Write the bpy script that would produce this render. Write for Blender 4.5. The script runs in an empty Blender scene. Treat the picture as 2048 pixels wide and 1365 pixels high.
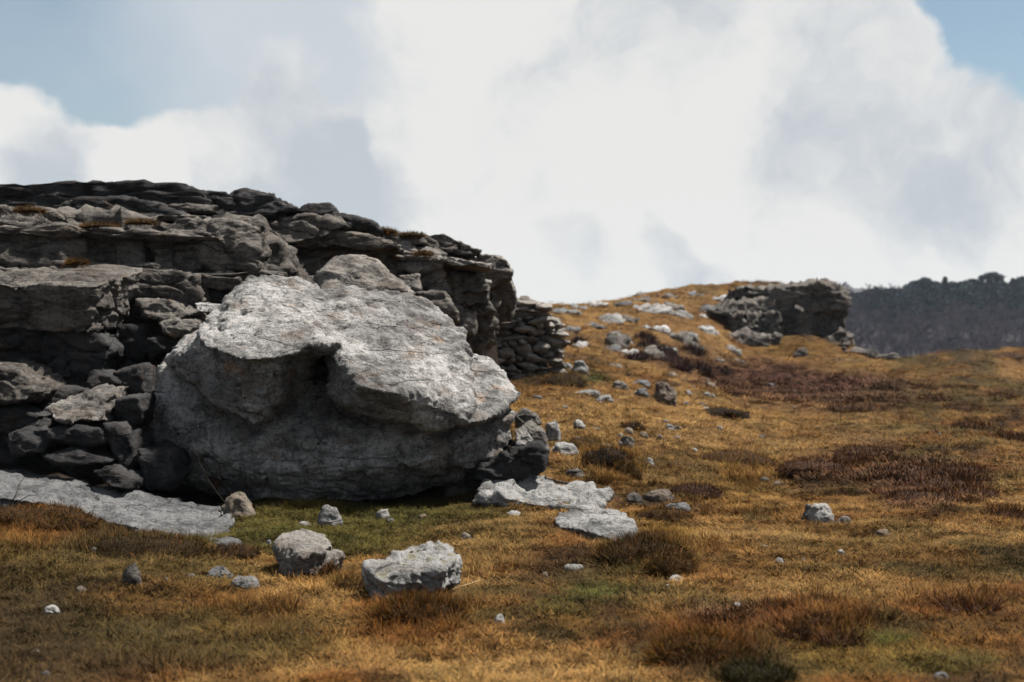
import bpy, bmesh, math, random
import numpy as np
from mathutils import Vector

random.seed(7)
S = bpy.context.scene
C = S.collection

# ------------------------------------------------------------------ camera
F = 2844.0                     # focal length in photograph pixels (50 mm on 36 mm)
CZ = 1.65
cam = bpy.data.cameras.new('camera')
cam.lens = 50.0
cam.sensor_width = 36.0
cam.clip_end = 6000
cam.dof.use_dof = True
cam.dof.focus_distance = 12.6
cam.dof.aperture_fstop = 2.0
cam_o = bpy.data.objects.new('camera', cam)
cam_o.location = (0, 0, CZ)
cam_o.rotation_euler = (math.radians(90), 0, 0)
C.objects.link(cam_o)
S.camera = cam_o

# ------------------------------------------------------------------ light
SUN = Vector((0.42, 0.17, 0.89)).normalized()
sun = bpy.data.lights.new('sun', 'SUN')
sun.energy = 5.0
sun.angle = math.radians(5)
sun.color = (1.0, 0.935, 0.85)
sun_o = bpy.data.objects.new('sun', sun)
sun_o.rotation_euler = (-SUN).to_track_quat('-Z', 'Y').to_euler()
C.objects.link(sun_o)

S.view_settings.view_transform = 'Standard'
S.view_settings.look = 'None'
S.view_settings.exposure = 1.4
S.view_settings.gamma = 1.0
S.render.engine = 'CYCLES'
S.cycles.use_denoising = True
S.cycles.max_bounces = 4
S.cycles.diffuse_bounces = 1
S.cycles.glossy_bounces = 1
S.cycles.transmission_bounces = 2
S.cycles.volume_bounces = 0
S.cycles.transparent_max_bounces = 6


# ------------------------------------------------------------------ node helpers
class NT:
    def __init__(self, tree):
        self.t = tree
        tree.nodes.clear()

    def n(self, typ, **kw):
        nd = self.t.nodes.new(typ)
        for k, v in kw.items():
            if k.startswith('i_'):
                key = k[2:]
                key = int(key) if key.isdigit() else key.replace('_', ' ')
                if hasattr(v, 'is_output'):
                    self.t.links.new(v, nd.inputs[key])
                else:
                    nd.inputs[key].default_value = v
            else:
                setattr(nd, k, v)
        return nd

    def math(self, op, a, b=None, c=None, clamp=False):
        nd = self.t.nodes.new('ShaderNodeMath')
        nd.operation = op
        nd.use_clamp = clamp
        for i, v in enumerate((a, b, c)):
            if v is None:
                continue
            if hasattr(v, 'is_output'):
                self.t.links.new(v, nd.inputs[i])
            else:
                nd.inputs[i].default_value = v
        return nd.outputs[0]

    def vmath(self, op, a, b=None):
        nd = self.t.nodes.new('ShaderNodeVectorMath')
        nd.operation = op
        for i, v in enumerate((a, b)):
            if v is None:
                continue
            if hasattr(v, 'is_output'):
                self.t.links.new(v, nd.inputs[i])
            else:
                nd.inputs[i].default_value = v
        return nd.outputs['Value'] if op in ('DOT_PRODUCT', 'LENGTH') else nd.outputs[0]

    def mr(self, v, a, b, c=0.0, d=1.0, smooth=True):
        nd = self.t.nodes.new('ShaderNodeMapRange')
        nd.interpolation_type = 'SMOOTHSTEP' if smooth else 'LINEAR'
        self.t.links.new(v, nd.inputs[0])
        for i, x in enumerate((a, b, c, d)):
            nd.inputs[i + 1].default_value = x
        return nd.outputs[0]

    def mix(self, f, a, b, mode='MIX'):
        nd = self.t.nodes.new('ShaderNodeMix')
        nd.data_type = 'RGBA'
        nd.blend_type = mode
        for key, v in ((0, f), (6, a), (7, b)):
            if hasattr(v, 'is_output'):
                self.t.links.new(v, nd.inputs[key])
            else:
                if key and len(v) == 3:
                    v = (*v, 1)
                nd.inputs[key].default_value = v
        return nd.outputs[2]

    def noise(self, vec, scale, detail=4, rough=0.55, dist=0.0, out=0):
        nd = self.t.nodes.new('ShaderNodeTexNoise')
        self.t.links.new(vec, nd.inputs['Vector'])
        nd.inputs['Scale'].default_value = scale
        nd.inputs['Detail'].default_value = detail
        nd.inputs['Roughness'].default_value = rough
        nd.inputs['Distortion'].default_value = dist
        return nd.outputs[out]


# ------------------------------------------------------------------ sky
world = bpy.data.worlds.new('World')
S.world = world
world.use_nodes = True
w = NT(world.node_tree)
sky = w.n('ShaderNodeTexSky', sky_type='NISHITA', sun_disc=False)
sky.sun_elevation = math.asin(SUN.z)
sky.sun_rotation = math.atan2(SUN.x, SUN.y)
sky.air_density = 1.0
sky.dust_density = 0.6
sky.ozone_density = 1.5
tc = w.n('ShaderNodeTexCoord')
d0 = tc.outputs['Generated']
wn = w.noise(d0, 5.0, 5, 0.55, out=1)
wv = w.vmath('SCALE', w.vmath('SUBTRACT', wn, (0.5, 0.5, 0.5)))
wv.node.inputs[3].default_value = 0.10
dv = w.vmath('NORMALIZE', w.vmath('ADD', d0, wv))


def sky_dir(px, py):
    return Vector(((px - 1024) / F, 1.0, (682.5 - py) / F)).normalized()


def blob(px, py, rad_px, amount, soft=0.75):
    """a cloud bank or an opening, at a direction of the sky"""
    dd = sky_dir(px, py)
    r = rad_px / F
    dp = w.vmath('DOT_PRODUCT', dv, tuple(dd))
    return w.mr(dp, math.cos(r), math.cos(r * (1 - soft)), 0.0, amount)


def add_all(v, items):
    for i in items:
        v = w.math('ADD', v, i)
    return v


# high thin veil over the blue
veil = add_all(w.noise(dv, 2.6, 6, 0.55), [
    blob(-120, 60, 520, -0.20, .95), blob(150, 220, 300, -0.05, .95), blob(2010, 100, 190, -0.42), blob(1900, 60, 110, -0.18), blob(2080, 390, 110, -0.12),
    blob(620, 120, 480, 0.20, .95), blob(1100, 280, 640, 0.25), blob(1500, 350, 640, 0.25), blob(1960, 330, 220, 0.2)])
vmask = w.mr(veil, 0.30, 0.78)
# heaped cloud with billowed edges
b1 = w.noise(d0, 13.0, 6, 0.55, out=1)
b1 = w.vmath('SCALE', w.vmath('SUBTRACT', b1, (0.5, 0.5, 0.5)))
b1.node.inputs[3].default_value = 0.055
dv = w.vmath('NORMALIZE', w.vmath('ADD', dv, b1))
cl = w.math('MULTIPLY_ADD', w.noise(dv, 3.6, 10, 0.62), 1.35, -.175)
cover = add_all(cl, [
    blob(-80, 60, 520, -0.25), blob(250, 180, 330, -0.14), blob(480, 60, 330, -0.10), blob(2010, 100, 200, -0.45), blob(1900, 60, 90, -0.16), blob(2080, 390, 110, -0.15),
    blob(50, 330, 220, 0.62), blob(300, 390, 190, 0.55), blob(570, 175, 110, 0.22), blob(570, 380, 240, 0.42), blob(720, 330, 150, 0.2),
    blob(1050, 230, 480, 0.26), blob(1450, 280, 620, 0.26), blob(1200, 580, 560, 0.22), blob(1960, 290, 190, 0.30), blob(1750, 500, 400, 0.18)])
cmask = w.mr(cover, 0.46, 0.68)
sh = w.math('MULTIPLY_ADD', w.noise(dv, 6.5, 10, 0.64), 1.6, -.30)
shade = add_all(sh, [
    blob(95, 325, 130, 0.36, .95), blob(540, 375, 130, 0.26, .95), blob(660, 340, 130, 0.28, .95), blob(770, 410, 130, 0.24, .95), blob(715, 285, 60, 0.22, .95), blob(1280, 70, 240, 0.17, .95),
    blob(1800, 210, 320, 0.17, .95), blob(1900, 410, 120, 0.20, .95), blob(1345, 495, 80, 0.30, .95), blob(1410, 525, 60, 0.22, .95), blob(1160, 505, 90, 0.30, .95),
    blob(1680, 330, 260, 0.12, .95), blob(560, 40, 300, 0.10, .95), blob(1100, 300, 380, -0.14), blob(1000, 600, 230, -0.14), blob(250, 330, 90, -0.25), blob(60, 235, 100, -0.25)])
smask = w.mr(shade, 0.46, 0.94)
CW = 6.15
ccol = w.mix(smask, (CW, CW * .995, CW * .975), (CW * .655, CW * .71, CW * .77))
blue = w.mix(1.0, sky.outputs[0], (.86, .83, .74), 'MULTIPLY')
vcol = w.mix(vmask, blue, (CW * .74, CW * .80, CW * .86))
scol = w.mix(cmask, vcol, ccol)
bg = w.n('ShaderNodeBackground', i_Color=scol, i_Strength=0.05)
out = w.n('ShaderNodeOutputWorld', i_Surface=bg.outputs[0])


# ------------------------------------------------------------------ numpy noise
_rng = np.random.RandomState(11)
PERM = np.tile(_rng.permutation(256), 3)
GR = _rng.normal(size=(256, 3))
GR /= np.linalg.norm(GR, axis=1)[:, None]


def perlin(p):
    p = np.asarray(p, float)
    i = np.floor(p).astype(int)
    f = p - i
    u = f * f * f * (f * (f * 6 - 15) + 10)
    i &= 255
    r = 0
    for dx in (0, 1):
        for dy in (0, 1):
            for dz in (0, 1):
                h = PERM[PERM[PERM[(i[:, 0] + dx) & 255] + ((i[:, 1] + dy) & 255)] + ((i[:, 2] + dz) & 255)]
                g = GR[h]
                v = g[:, 0] * (f[:, 0] - dx) + g[:, 1] * (f[:, 1] - dy) + g[:, 2] * (f[:, 2] - dz)
                wx = u[:, 0] if dx else 1 - u[:, 0]
                wy = u[:, 1] if dy else 1 - u[:, 1]
                wz = u[:, 2] if dz else 1 - u[:, 2]
                r = r + v * wx * wy * wz
    return r * 1.5


def fbm(p, octs=4, gain=0.5):
    p = np.asarray(p, float)
    a, r = 1.0, 0
    for o in range(octs):
        r = r + a * perlin(p + o * 17.3)
        p = p * 2.03
        a *= gain
    return r


def worley(p):
    i = np.floor(p).astype(int)
    f1 = np.full(len(p), 9.0)
    f2 = np.full(len(p), 9.0)
    jit = (GR + 1) * 0.5
    for dx in (-1, 0, 1):
        for dy in (-1, 0, 1):
            for dz in (-1, 0, 1):
                c = i + (dx, dy, dz)
                h = PERM[PERM[PERM[c[:, 0] & 255] + (c[:, 1] & 255)] + (c[:, 2] & 255)]
                d = np.linalg.norm(c + jit[h] - p, axis=1)
                n = d < f1
                f2 = np.where(n, f1, np.minimum(f2, d))
                f1 = np.where(n, d, f1)
    return f1, f2


def cell_val(p):
    # a constant height for each cell of a broken pattern
    i = np.floor(p).astype(int)
    best = np.full(len(p), 9.0)
    val = np.zeros(len(p))
    jit = (GR + 1) * 0.5
    for dx in (-1, 0, 1):
        for dy in (-1, 0, 1):
            for dz in (-1, 0, 1):
                c = i + (dx, dy, dz)
                h = PERM[PERM[PERM[c[:, 0] & 255] + (c[:, 1] & 255)] + (c[:, 2] & 255)]
                dv_ = p - c - jit[h]
                d = np.linalg.norm(dv_, axis=1)
                n = d < best
                # each facet also leans its own way
                v = h / 255.0 + .9 * (dv_ * GR[(h * 7 + 3) & 255]).sum(1)
                val = np.where(n, v, val)
                best = np.where(n, d, best)
    return val


def sstep(a, b, x):
    t = np.clip((x - a) / (b - a), 0, 1)
    return t * t * (3 - 2 * t)


# ------------------------------------------------------------------ terrain height
def P(px, py, Y):
    return Vector(((px - 1024) / F * Y, Y, CZ - (py - 682.5) / F * Y))


GC = [(-400, 1330, 7), (0, 1340, 7), (1024, 1365, 6.87), (2048, 1365, 6.87), (2500, 1365, 6.87),
      (-400, 1170, 9.2), (0, 1180, 9.2), (512, 1195, 9.1), (1024, 1200, 9.1), (2048, 1200, 9.0), (2500, 1200, 9.0),
      (-300, 1030, 11.5), (0, 1050, 11.5), (300, 1085, 11.5), (700, 1090, 11.5), (1024, 1090, 11.4), (1500, 1090, 11.4), (2048, 1090, 11.4), (2500, 1090, 11.4),
      (-300, 980, 13), (0, 985, 13.2), (600, 1010, 14), (1000, 985, 14.5), (1250, 990, 14.5), (1500, 1000, 14.5), (2048, 990, 14.5), (2500, 985, 14.5),
      (400, 980, 16), (800, 930, 17), (1100, 860, 19), (1250, 865, 19.5), (1400, 880, 20), (1700, 890, 20), (2048, 890, 20), (2500, 880, 20),
      (1000, 760, 25.5), (1100, 745, 26), (1335, 808, 24), (1600, 825, 28), (2048, 830, 27), (2500, 825, 27),
      (1000, 690, 36), (1150, 692, 38), (1280, 715, 38), (1400, 735, 40), (1650, 765, 42), (2048, 772, 40), (2500, 765, 40),
      (900, 630, 52), (1110, 628, 52), (1300, 632, 55), (1480, 690, 56), (1560, 694, 58), (1700, 704, 58), (1850, 713, 60), (2048, 700, 60), (2500, 690, 60),
      (900, 615, 66), (1110, 614, 66), (1300, 591, 70), (1400, 580, 71), (1500, 571, 72), (1570, 572, 72), (1640, 610, 70), (1720, 715, 70), (1850, 735, 75), (2048, 722, 75), (2500, 715, 75),
      (900, 640, 90), (1300, 610, 95), (1500, 600, 95), (1720, 760, 95), (2048, 750, 95), (2500, 745, 95)]
_g = np.array(GC, float)
_gx = np.stack([6 * (_g[:, 0] - 1024) / F, np.log(_g[:, 2])], 1)
_gz = CZ - (_g[:, 1] - 682.5) / F * _g[:, 2]


def _tps(r2):
    return np.where(r2 > 1e-9, r2 * np.log(r2 + 1e-12), 0)


_n = len(_gx)
_K = _tps(((_gx[:, None] - _gx[None]) ** 2).sum(-1)) + 0.002 * np.eye(_n)
_Pm = np.concatenate([np.ones((_n, 1)), _gx], 1)
_A = np.block([[_K, _Pm], [_Pm.T, np.zeros((3, 3))]])
_sol = np.linalg.solve(_A, np.concatenate([_gz, np.zeros(3)]))

CL_PX = np.array([-900, -300, 300, 500, 600, 800, 1000, 1100.])
CL_Y = np.array([18.6, 19.2, 19.8, 20.6, 21.2, 22.4, 24.2, 25.0])
PL_PX = np.array([-900, 0, 370, 560, 660, 750, 890, 1000.])
PL_Z = np.array([3.5, 3.5, 3.4, 3.2, 3.1, 2.8, 2.75, 2.5])


def plateau(px, Y):
    s = Y - np.interp(px, CL_PX, CL_Y)
    return sstep(0.0, 0.9, s) * sstep(1008, 975, px) * sstep(60, 45, Y)


def ground_z(X, Y, detail=True):
    X = np.asarray(X, float)
    Y = np.asarray(Y, float)
    u = X / np.maximum(Y, 4.0)
    px = np.clip(u, -0.6, 0.6) * F + 1024
    q = np.stack([6 * np.clip(u, -0.5, 0.52), np.log(np.clip(Y, 6.2, 98))], 1)
    z = np.zeros(len(q))
    for k in range(0, len(q), 40000):
        qq = q[k:k + 40000]
        z[k:k + 40000] = _tps(((qq[:, None] - _gx[None]) ** 2).sum(-1)) @ _sol[:_n] + _sol[_n] + qq @ _sol[_n + 1:]
    m = plateau(px, Y)
    z = z * (1 - m) + np.maximum(np.interp(px, PL_PX, PL_Z), z) * m
    # beyond the near crest: a valley, then the wooded hillside
    far = sstep(85, 170, Y)
    hill = np.interp(px, [-900, 1100, 1500, 1690, 1850, 2048, 2600], [2, 3, 8, 10.0, 9.2, 8.6, 8.5])
    zf = -9 + (hill + 9) * sstep(270, 440, Y) + 0 * X
    zf = zf - np.clip(Y - 480, 0, 600) * 0.03
    z = z * (1 - far) + zf * far
    if detail:
        lump = np.clip((Y - 3) / 10, 0.3, 1) * sstep(400, 80, Y)
        p = np.stack([X, Y, 0 * X], 1)
        z = z + lump * (0.10 * fbm(p / 2.6 + 3.1, 3) + 0.05 * (np.abs(fbm(p / 0.95 + 21.3, 2)) - .75) + 0.045 * fbm(p / 0.5 + 9.7, 2)) * (1 + 1.2 * sstep(25, 55, Y))
    return z


def gz1(X, Y):
    return float(ground_z([X], [Y])[0])


def hit(px, py):
    """ground point behind a pixel of the photograph"""
    Ys = np.geomspace(5.0, 85, 500)
    X = (px - 1024) / F * Ys
    zr = CZ - (py - 682.5) / F * Ys
    d = ground_z(X, Ys) - zr
    k = np.argmax(d >= 0)
    if d[k] < 0 or k == 0:
        k = int(np.argmax(d))
    return Vector((X[k], Ys[k], float(ground_z([X[k]], [Ys[k]])[0])))


# ------------------------------------------------------------------ ground colour
STRAW = np.array((.300, .172, .058))
TAN = np.array((.178, .088, .023))
RUST = np.array((.128, .046, .008))
OLIVE = np.array((0.068, 0.048, 0.012))
DARK = np.array((0.035, 0.022, 0.009))
GREEN = np.array((0.048, 0.050, 0.008))
GOLD = np.array((0.145, 0.076, 0.011))
HEATH = np.array((0.073, 0.033, 0.022))
SOIL = np.array((0.027, 0.018, 0.012))

PATCH = [  # px, py, rx, ry, colour, strength
    (60, 1180, 460, 150, OLIVE, .85), (0, 1310, 520, 190, DARK, .8), (250, 1085, 160, 50, DARK, .7), (60, 1050, 130, 50, RUST, .55), (150, 1300, 300, 90, DARK, .55), (420, 1250, 300, 90, OLIVE, .5),  # left foreground: darker turf, with cloud shade and vignette put into the colour
    (640, 1060, 280, 60, GREEN, .8), (860, 1020, 180, 30, GREEN, .7), (820, 1240, 130, 60, RUST, .6), (500, 1210, 120, 40, RUST, .4), (330, 1200, 160, 40, RUST, .3),
    (900, 1090, 150, 60, OLIVE, .35), (1000, 1060, 120, 50, OLIVE, .45), (1190, 1190, 70, 22, GREEN, .8), (1130, 1220, 60, 22, GREEN, .5), (1180, 1160, 80, 25, OLIVE, .4),
    (1300, 1110, 110, 55, OLIVE, .7), (1330, 1070, 60, 25, GOLD, .7), (1410, 1300, 120, 60, RUST, .7), (1480, 1340, 130, 45, DARK, .8), (1490, 1235, 120, 25, HEATH, .6),
    (1780, 1315, 260, 60, OLIVE * 1.15, .7), (1760, 1310, 200, 40, GOLD, .45), (1740, 1285, 110, 18, GREEN, .85), (1900, 1330, 130, 26, GREEN, .5), (1560, 1140, 160, 30, OLIVE, .4), (1950, 1260, 150, 60, RUST, .4), (1650, 1240, 160, 50, RUST, .55), (1900, 1200, 200, 40, RUST, .3),
    (1650, 1180, 220, 40, STRAW, .3), (1500, 1130, 180, 50, TAN, .5), (1700, 1080, 250, 40, OLIVE, .35), (1850, 970, 120, 60, HEATH, .75), (1740, 900, 70, 35, HEATH, .5), (1650, 935, 90, 30, HEATH, .5),
    (1650, 790, 210, 42, HEATH, .85), (1480, 745, 120, 35, HEATH, .7), (1600, 760, 200, 30, HEATH, .7), (1330, 700, 110, 30, HEATH, .45), (1780, 740, 180, 18, GOLD, .4), (1580, 700, 120, 18, GOLD, .6),
    (1200, 860, 120, 50, OLIVE, .45), (1170, 890, 80, 35, GOLD, .5), (1240, 930, 90, 40, GOLD, .5), (1150, 755, 80, 18, OLIVE, .65), (1190, 757, 18, 8, GREEN, .9),
    (1200, 830, 220, 60, STRAW, .6), (1350, 850, 180, 60, STRAW, .35), (1250, 640, 250, 60, STRAW, .6), (1550, 860, 250, 60, STRAW, .45), (1900, 800, 220, 40, OLIVE, .35),
    (1350, 960, 120, 50, OLIVE, .5), (1480, 960, 120, 60, GOLD, .35), (1450, 640, 150, 30, RUST, .35), (1100, 1330, 250, 50, STRAW, .4), (960, 1130, 120, 50, STRAW, .45), (640, 1180, 120, 40, STRAW, .4),
]


def ground_col(X, Y, Z):
    p = np.stack([X, Y, 0 * X], 1)
    s = 1 + sstep(20, 60, Y) * 2.0
    ps = p / s[:, None]
    n1 = fbm(ps / 1.7 + 5.2, 4)
    n2 = fbm(ps / 0.5 + 31.0, 3)
    n3 = fbm(ps / 4.0 + 77.0, 3)
    n4 = fbm(ps / 0.9 + 12.0, 3)

    def mx(a, b, t):
        return a * (1 - t[:, None]) + b * t[:, None]
    c = mx(np.tile(TAN, (len(X), 1)), np.tile(STRAW, (len(X), 1)), sstep(-.35, .55, n1 + .4 * n2))
    c = mx(c, OLIVE, sstep(.05, .6, n3 + .3 * n2) * .75)
    c = mx(c, RUST, sstep(.15, .6, n4 + .3 * n3) * .8)
    c = mx(c, DARK, sstep(.22, .62, -n1 + .5 * n2) * .75)
    c = mx(c, OLIVE * 1.1, sstep(.1, .5, n2 - .6 * n4) * .5)
    n5 = fbm(ps / .28 + 91.0, 2)
    c = mx(c, DARK * .8, sstep(.25, .65, n5 + .35 * n4) * .75)
    yy = np.maximum(Y, .5)
    px = X / yy * F + 1024
    py = 682.5 - (Z - CZ) / yy * F
    ok = (Y > 4) & (Y < 90)
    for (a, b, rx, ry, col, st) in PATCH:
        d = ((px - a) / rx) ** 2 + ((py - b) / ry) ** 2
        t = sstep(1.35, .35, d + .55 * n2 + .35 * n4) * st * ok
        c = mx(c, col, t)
    t = sstep(180, 260, Y)
    c = mx(c, np.array((.028, .022, .027)), t)
    return c


def mesh_from(name, V, Fc, smooth=True):
    me = bpy.data.meshes.new(name)
    V = np.asarray(V, np.float32)
    Fc = np.asarray(Fc, np.int32)
    k = Fc.shape[1]
    me.vertices.add(len(V))
    me.vertices.foreach_set('co', V.ravel())
    me.loops.add(Fc.size)
    me.loops.foreach_set('vertex_index', Fc.ravel())
    me.polygons.add(len(Fc))
    me.polygons.foreach_set('loop_start', np.arange(0, Fc.size, k, dtype=np.int32))
    me.polygons.foreach_set('loop_total', np.full(len(Fc), k, np.int32))
    me.update(calc_edges=True)
    if smooth:
        me.polygons.foreach_set('use_smooth', np.ones(len(Fc), bool))
    return me


def add_col(me, cols, name='col'):
    a = me.attributes.new(name, 'FLOAT_COLOR', 'POINT')
    rgba = np.ones((len(cols), 4), np.float32)
    rgba[:, :3] = cols
    a.data.foreach_set('color', rgba.ravel())


def link(name, me, mat=None, parent=None, loc=None):
    o = bpy.data.objects.new(name, me)
    C.objects.link(o)
    if mat is not None and me is not None and not me.materials:
        me.materials.append(mat)
    if parent is not None:
        o.parent = parent
    if loc is not None:
        o.location = loc
    return o


def tag(o, label=None, cat=None, group=None, kind=None):
    if label:
        o['label'] = label
    if cat:
        o['category'] = cat
    if group:
        o['group'] = group
    if kind or cat:
        o['kind'] = kind or 'thing'
    return o


# ------------------------------------------------------------------ materials
def rock_material(name, dark, mid, pale, gain=1.0, pits=0.6, brown=0.3, moss=0.0, lichen=0.12, pale_amt=0.5, strata=0.5, joints=.6, relief=1.0):
    dark, mid, pale = (tuple(x * gain for x in c_) for c_ in (dark, mid, pale))
    m = bpy.data.materials.new(name)
    m.use_nodes = True
    t = NT(m.node_tree)
    geo = t.n('ShaderNodeNewGeometry')
    info = t.n('ShaderNodeObjectInfo')
    off = t.n('ShaderNodeCombineXYZ', i_X=t.math('MULTIPLY', info.outputs['Random'], 13.0), i_Y=t.math('MULTIPLY', info.outputs['Random'], 7.0))
    pos = t.vmath('ADD', geo.outputs['Position'], off.outputs[0])
    mp = t.n('ShaderNodeMapping', i_Vector=pos)
    mp.inputs['Rotation'].default_value = (0.08, 0.14, 0.3)
    mp.inputs['Scale'].default_value = (0.8, 0.8, 3.2)
    sv = mp.outputs[0]
    big = t.noise(pos, 1.3, 5, 0.6)
    medium = t.noise(pos, 6.0, 6, 0.62)
    fine = t.noise(pos, 30.0, 6, 0.7)
    vfine = t.noise(pos, 95.0, 3, 0.6)
    st = t.noise(sv, 5.0, 6, 0.62, 0.4)
    c = t.mix(t.mr(medium, .33, .62), dark, mid)
    tone = t.math('MULTIPLY_ADD', info.outputs['Random'], .10, big)
    c = t.mix(t.math('MULTIPLY', t.mr(t.math('ADD', t.math('MULTIPLY', tone, .80), t.math('MULTIPLY', fine, .38)), .52, .72), pale_amt), c, pale)
    c = t.mix(t.math('MULTIPLY', t.mr(t.noise(pos, 2.4, 5, .6), .52, .70), brown), c, tuple(x * gain for x in (.16, .105, .068)))
    c = t.mix(t.math('MULTIPLY', t.mr(st, .50, .36), strata), c, tuple(x * .45 for x in dark))
    # pits: small dark solution hollows
    pit = t.math('MULTIPLY', t.mr(t.math('ADD', t.math('MULTIPLY', fine, .62), t.math('MULTIPLY', vfine, .38)), .48, .37), pits)
    c = t.mix(pit, c, tuple(x * .30 for x in dark))
    white = t.math('MULTIPLY', t.mr(t.noise(pos, 48.0, 4, .7), .60, .70), .45 * pale_amt)
    c = t.mix(white, c, tuple(min(.8, x * 1.35) for x in pale))
    wp = t.vmath('ADD', sv, t.vmath('SCALE', t.noise(pos, 3.0, 4, .6, out=1)))
    wp.node.inputs[1].links[0].from_node.inputs[3].default_value = .40
    vo = t.n('ShaderNodeTexVoronoi', feature='DISTANCE_TO_EDGE', i_Vector=wp, i_Scale=.95)
    joint = t.math('MULTIPLY', t.mr(vo.outputs['Distance'], .016, .004), t.mr(t.noise(pos, 1.7, 3, .5), .46, .56))
    c = t.mix(t.math('MULTIPLY', joint, joints), c, tuple(x * .22 for x in dark))
    # rain streaks of dark algae
    ms = t.n('ShaderNodeMapping', i_Vector=pos)
    ms.inputs['Scale'].default_value = (5.0, 5.0, .7)
    streak = t.mr(t.noise(ms.outputs[0], 1.6, 5, .6), .52, .68)
    c = t.mix(t.math('MULTIPLY', streak, .45), c, tuple(x * .55 for x in dark))
    li = t.math('MULTIPLY', t.mr(t.math('ADD', t.math('MULTIPLY', t.noise(pos, 3.3, 3, .5), .75), t.math('MULTIPLY', fine, .25)), .61, .68), lichen)
    c = t.mix(li, c, (.24, .105, .02))
    if moss:
        up = t.mr(t.n('ShaderNodeSeparateXYZ', i_Vector=geo.outputs['Normal']).outputs[2], .55, .9)
        mo = t.math('MULTIPLY', t.math('MULTIPLY', t.mr(t.noise(pos, 7.0, 4, .6), .55, .62), up), moss)
        c = t.mix(mo, c, (.10, .085, .015))
    h = t.math('ADD', t.math('MULTIPLY', fine, .55), t.math('MULTIPLY', medium, relief))
    h = t.math('ADD', h, t.math('MULTIPLY', vfine, .22))
    h = t.math('ADD', h, t.math('MULTIPLY', st, .9 * strata))
    h = t.math('SUBTRACT', h, t.math('MULTIPLY', joint, .6))
    bp = t.n('ShaderNodeBump', i_Strength=0.9, i_Distance=0.075, i_Height=h)
    b = t.n('ShaderNodeBsdfPrincipled', i_Base_Color=c, i_Roughness=0.92, i_Normal=bp.outputs[0])
    b.inputs['Specular IOR Level'].default_value = 0.15
    t.n('ShaderNodeOutputMaterial', i_Surface=b.outputs[0])
    return m


M = {}
M['boulder'] = rock_material('boulder_limestone', (.085, .083, .083), (.24, .236, .232), (.54, .535, .525), gain=0.639, pits=.55, brown=.6, lichen=.3, pale_amt=.85, strata=.4, joints=.45, relief=.6)
M['greyrock'] = rock_material('grey_limestone', (.085, .079, .074), (.21, .195, .18), (.42, .395, .365), gain=0.548, pits=.65, brown=.4, lichen=.25, pale_amt=.65, strata=.5, joints=.7)
M['cliff'] = rock_material('cliff_limestone', (.062, .056, .052), (.160, .144, .130), (.34, .315, .285), gain=0.481, pits=.6, brown=.4, lichen=.16, pale_amt=.6, strata=.7, joints=.7)
M['dark'] = rock_material('dark_limestone', (.035, .035, .038), (.085, .083, .085), (.19, .19, .195), gain=0.310, pits=.6, brown=.2, lichen=.1, pale_amt=.5, strata=.6)  # blackish lichened rock; backlit shade of the cliff is also put into its colour
M['pale'] = rock_material('pale_limestone', (.10, .10, .10), (.30, .30, .295), (.58, .58, .57), gain=0.415, pits=.7, brown=.12, lichen=.06, pale_amt=.85, strata=.3)
M['slab'] = rock_material('slab_limestone', (.11, .113, .12), (.24, .245, .255), (.44, .445, .455), gain=0.346, pits=.7, brown=.1, lichen=.06, pale_amt=.7, strata=.35)
M['mossy'] = rock_material('mossy_limestone', (.11, .108, .105), (.27, .265, .26), (.52, .515, .505), gain=0.480, pits=.75, brown=.25, moss=.5, lichen=.2, pale_amt=.75, strata=.3)
M['wall'] = rock_material('wall_stone', (.075, .07, .066), (.18, .165, .15), (.36, .34, .315), gain=0.913, pits=.5, brown=.35, lichen=.1, pale_amt=.5, strata=.35)
M['white'] = rock_material('white_stone', (.36, .35, .33), (.55, .54, .52), (.72, .71, .69), gain=0.382, pits=.25, brown=.12, lichen=.0, pale_amt=.7, strata=.15)
M['tanstone'] = rock_material('tan_stone', (.13, .10, .08), (.27, .22, .175), (.42, .37, .31), gain=0.452, pits=.5, brown=.6, lichen=.2, pale_amt=.6, strata=.25)


def attr_material(name, typ, var=0.35, bump=False, rough=.9):
    m = bpy.data.materials.new(name)
    m.use_nodes = True
    t = NT(m.node_tree)
    a = t.n('ShaderNodeAttribute', attribute_type=typ, attribute_name='col')
    c = a.outputs['Color']
    geo = t.n('ShaderNodeNewGeometry')
    if typ == 'INSTANCER':
        v = t.n('ShaderNodeAttribute', attribute_type='GEOMETRY', attribute_name='var')
        c = t.mix(1.0, c, v.outputs['Color'], 'MULTIPLY')
    b = t.n('ShaderNodeBsdfPrincipled', i_Roughness=rough)
    b.inputs['Specular IOR Level'].default_value = 0.1
    if bump:
        nz = t.noise(geo.outputs['Position'], 34, 5, .7)
        nn = t.noise(geo.outputs['Position'], 9, 5, .65)
        c = t.mix(t.mr(nz, .35, .65), t.mix(1.0, c, (.38, .36, .34), 'MULTIPLY'), c)
        hh = t.math('ADD', nz, nn)
        bp = t.n('ShaderNodeBump', i_Strength=.9, i_Distance=.06, i_Height=hh)
        t.t.links.new(bp.outputs[0], b.inputs['Normal'])
    t.t.links.new(c, b.inputs['Base Color'])
    t.n('ShaderNodeOutputMaterial', i_Surface=b.outputs[0])
    return m


M['ground'] = attr_material('turf_ground', 'GEOMETRY', bump=True)
M['grass'] = attr_material('grass_blades', 'INSTANCER')
M['blade'] = attr_material('tussock_blades', 'GEOMETRY')

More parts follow.
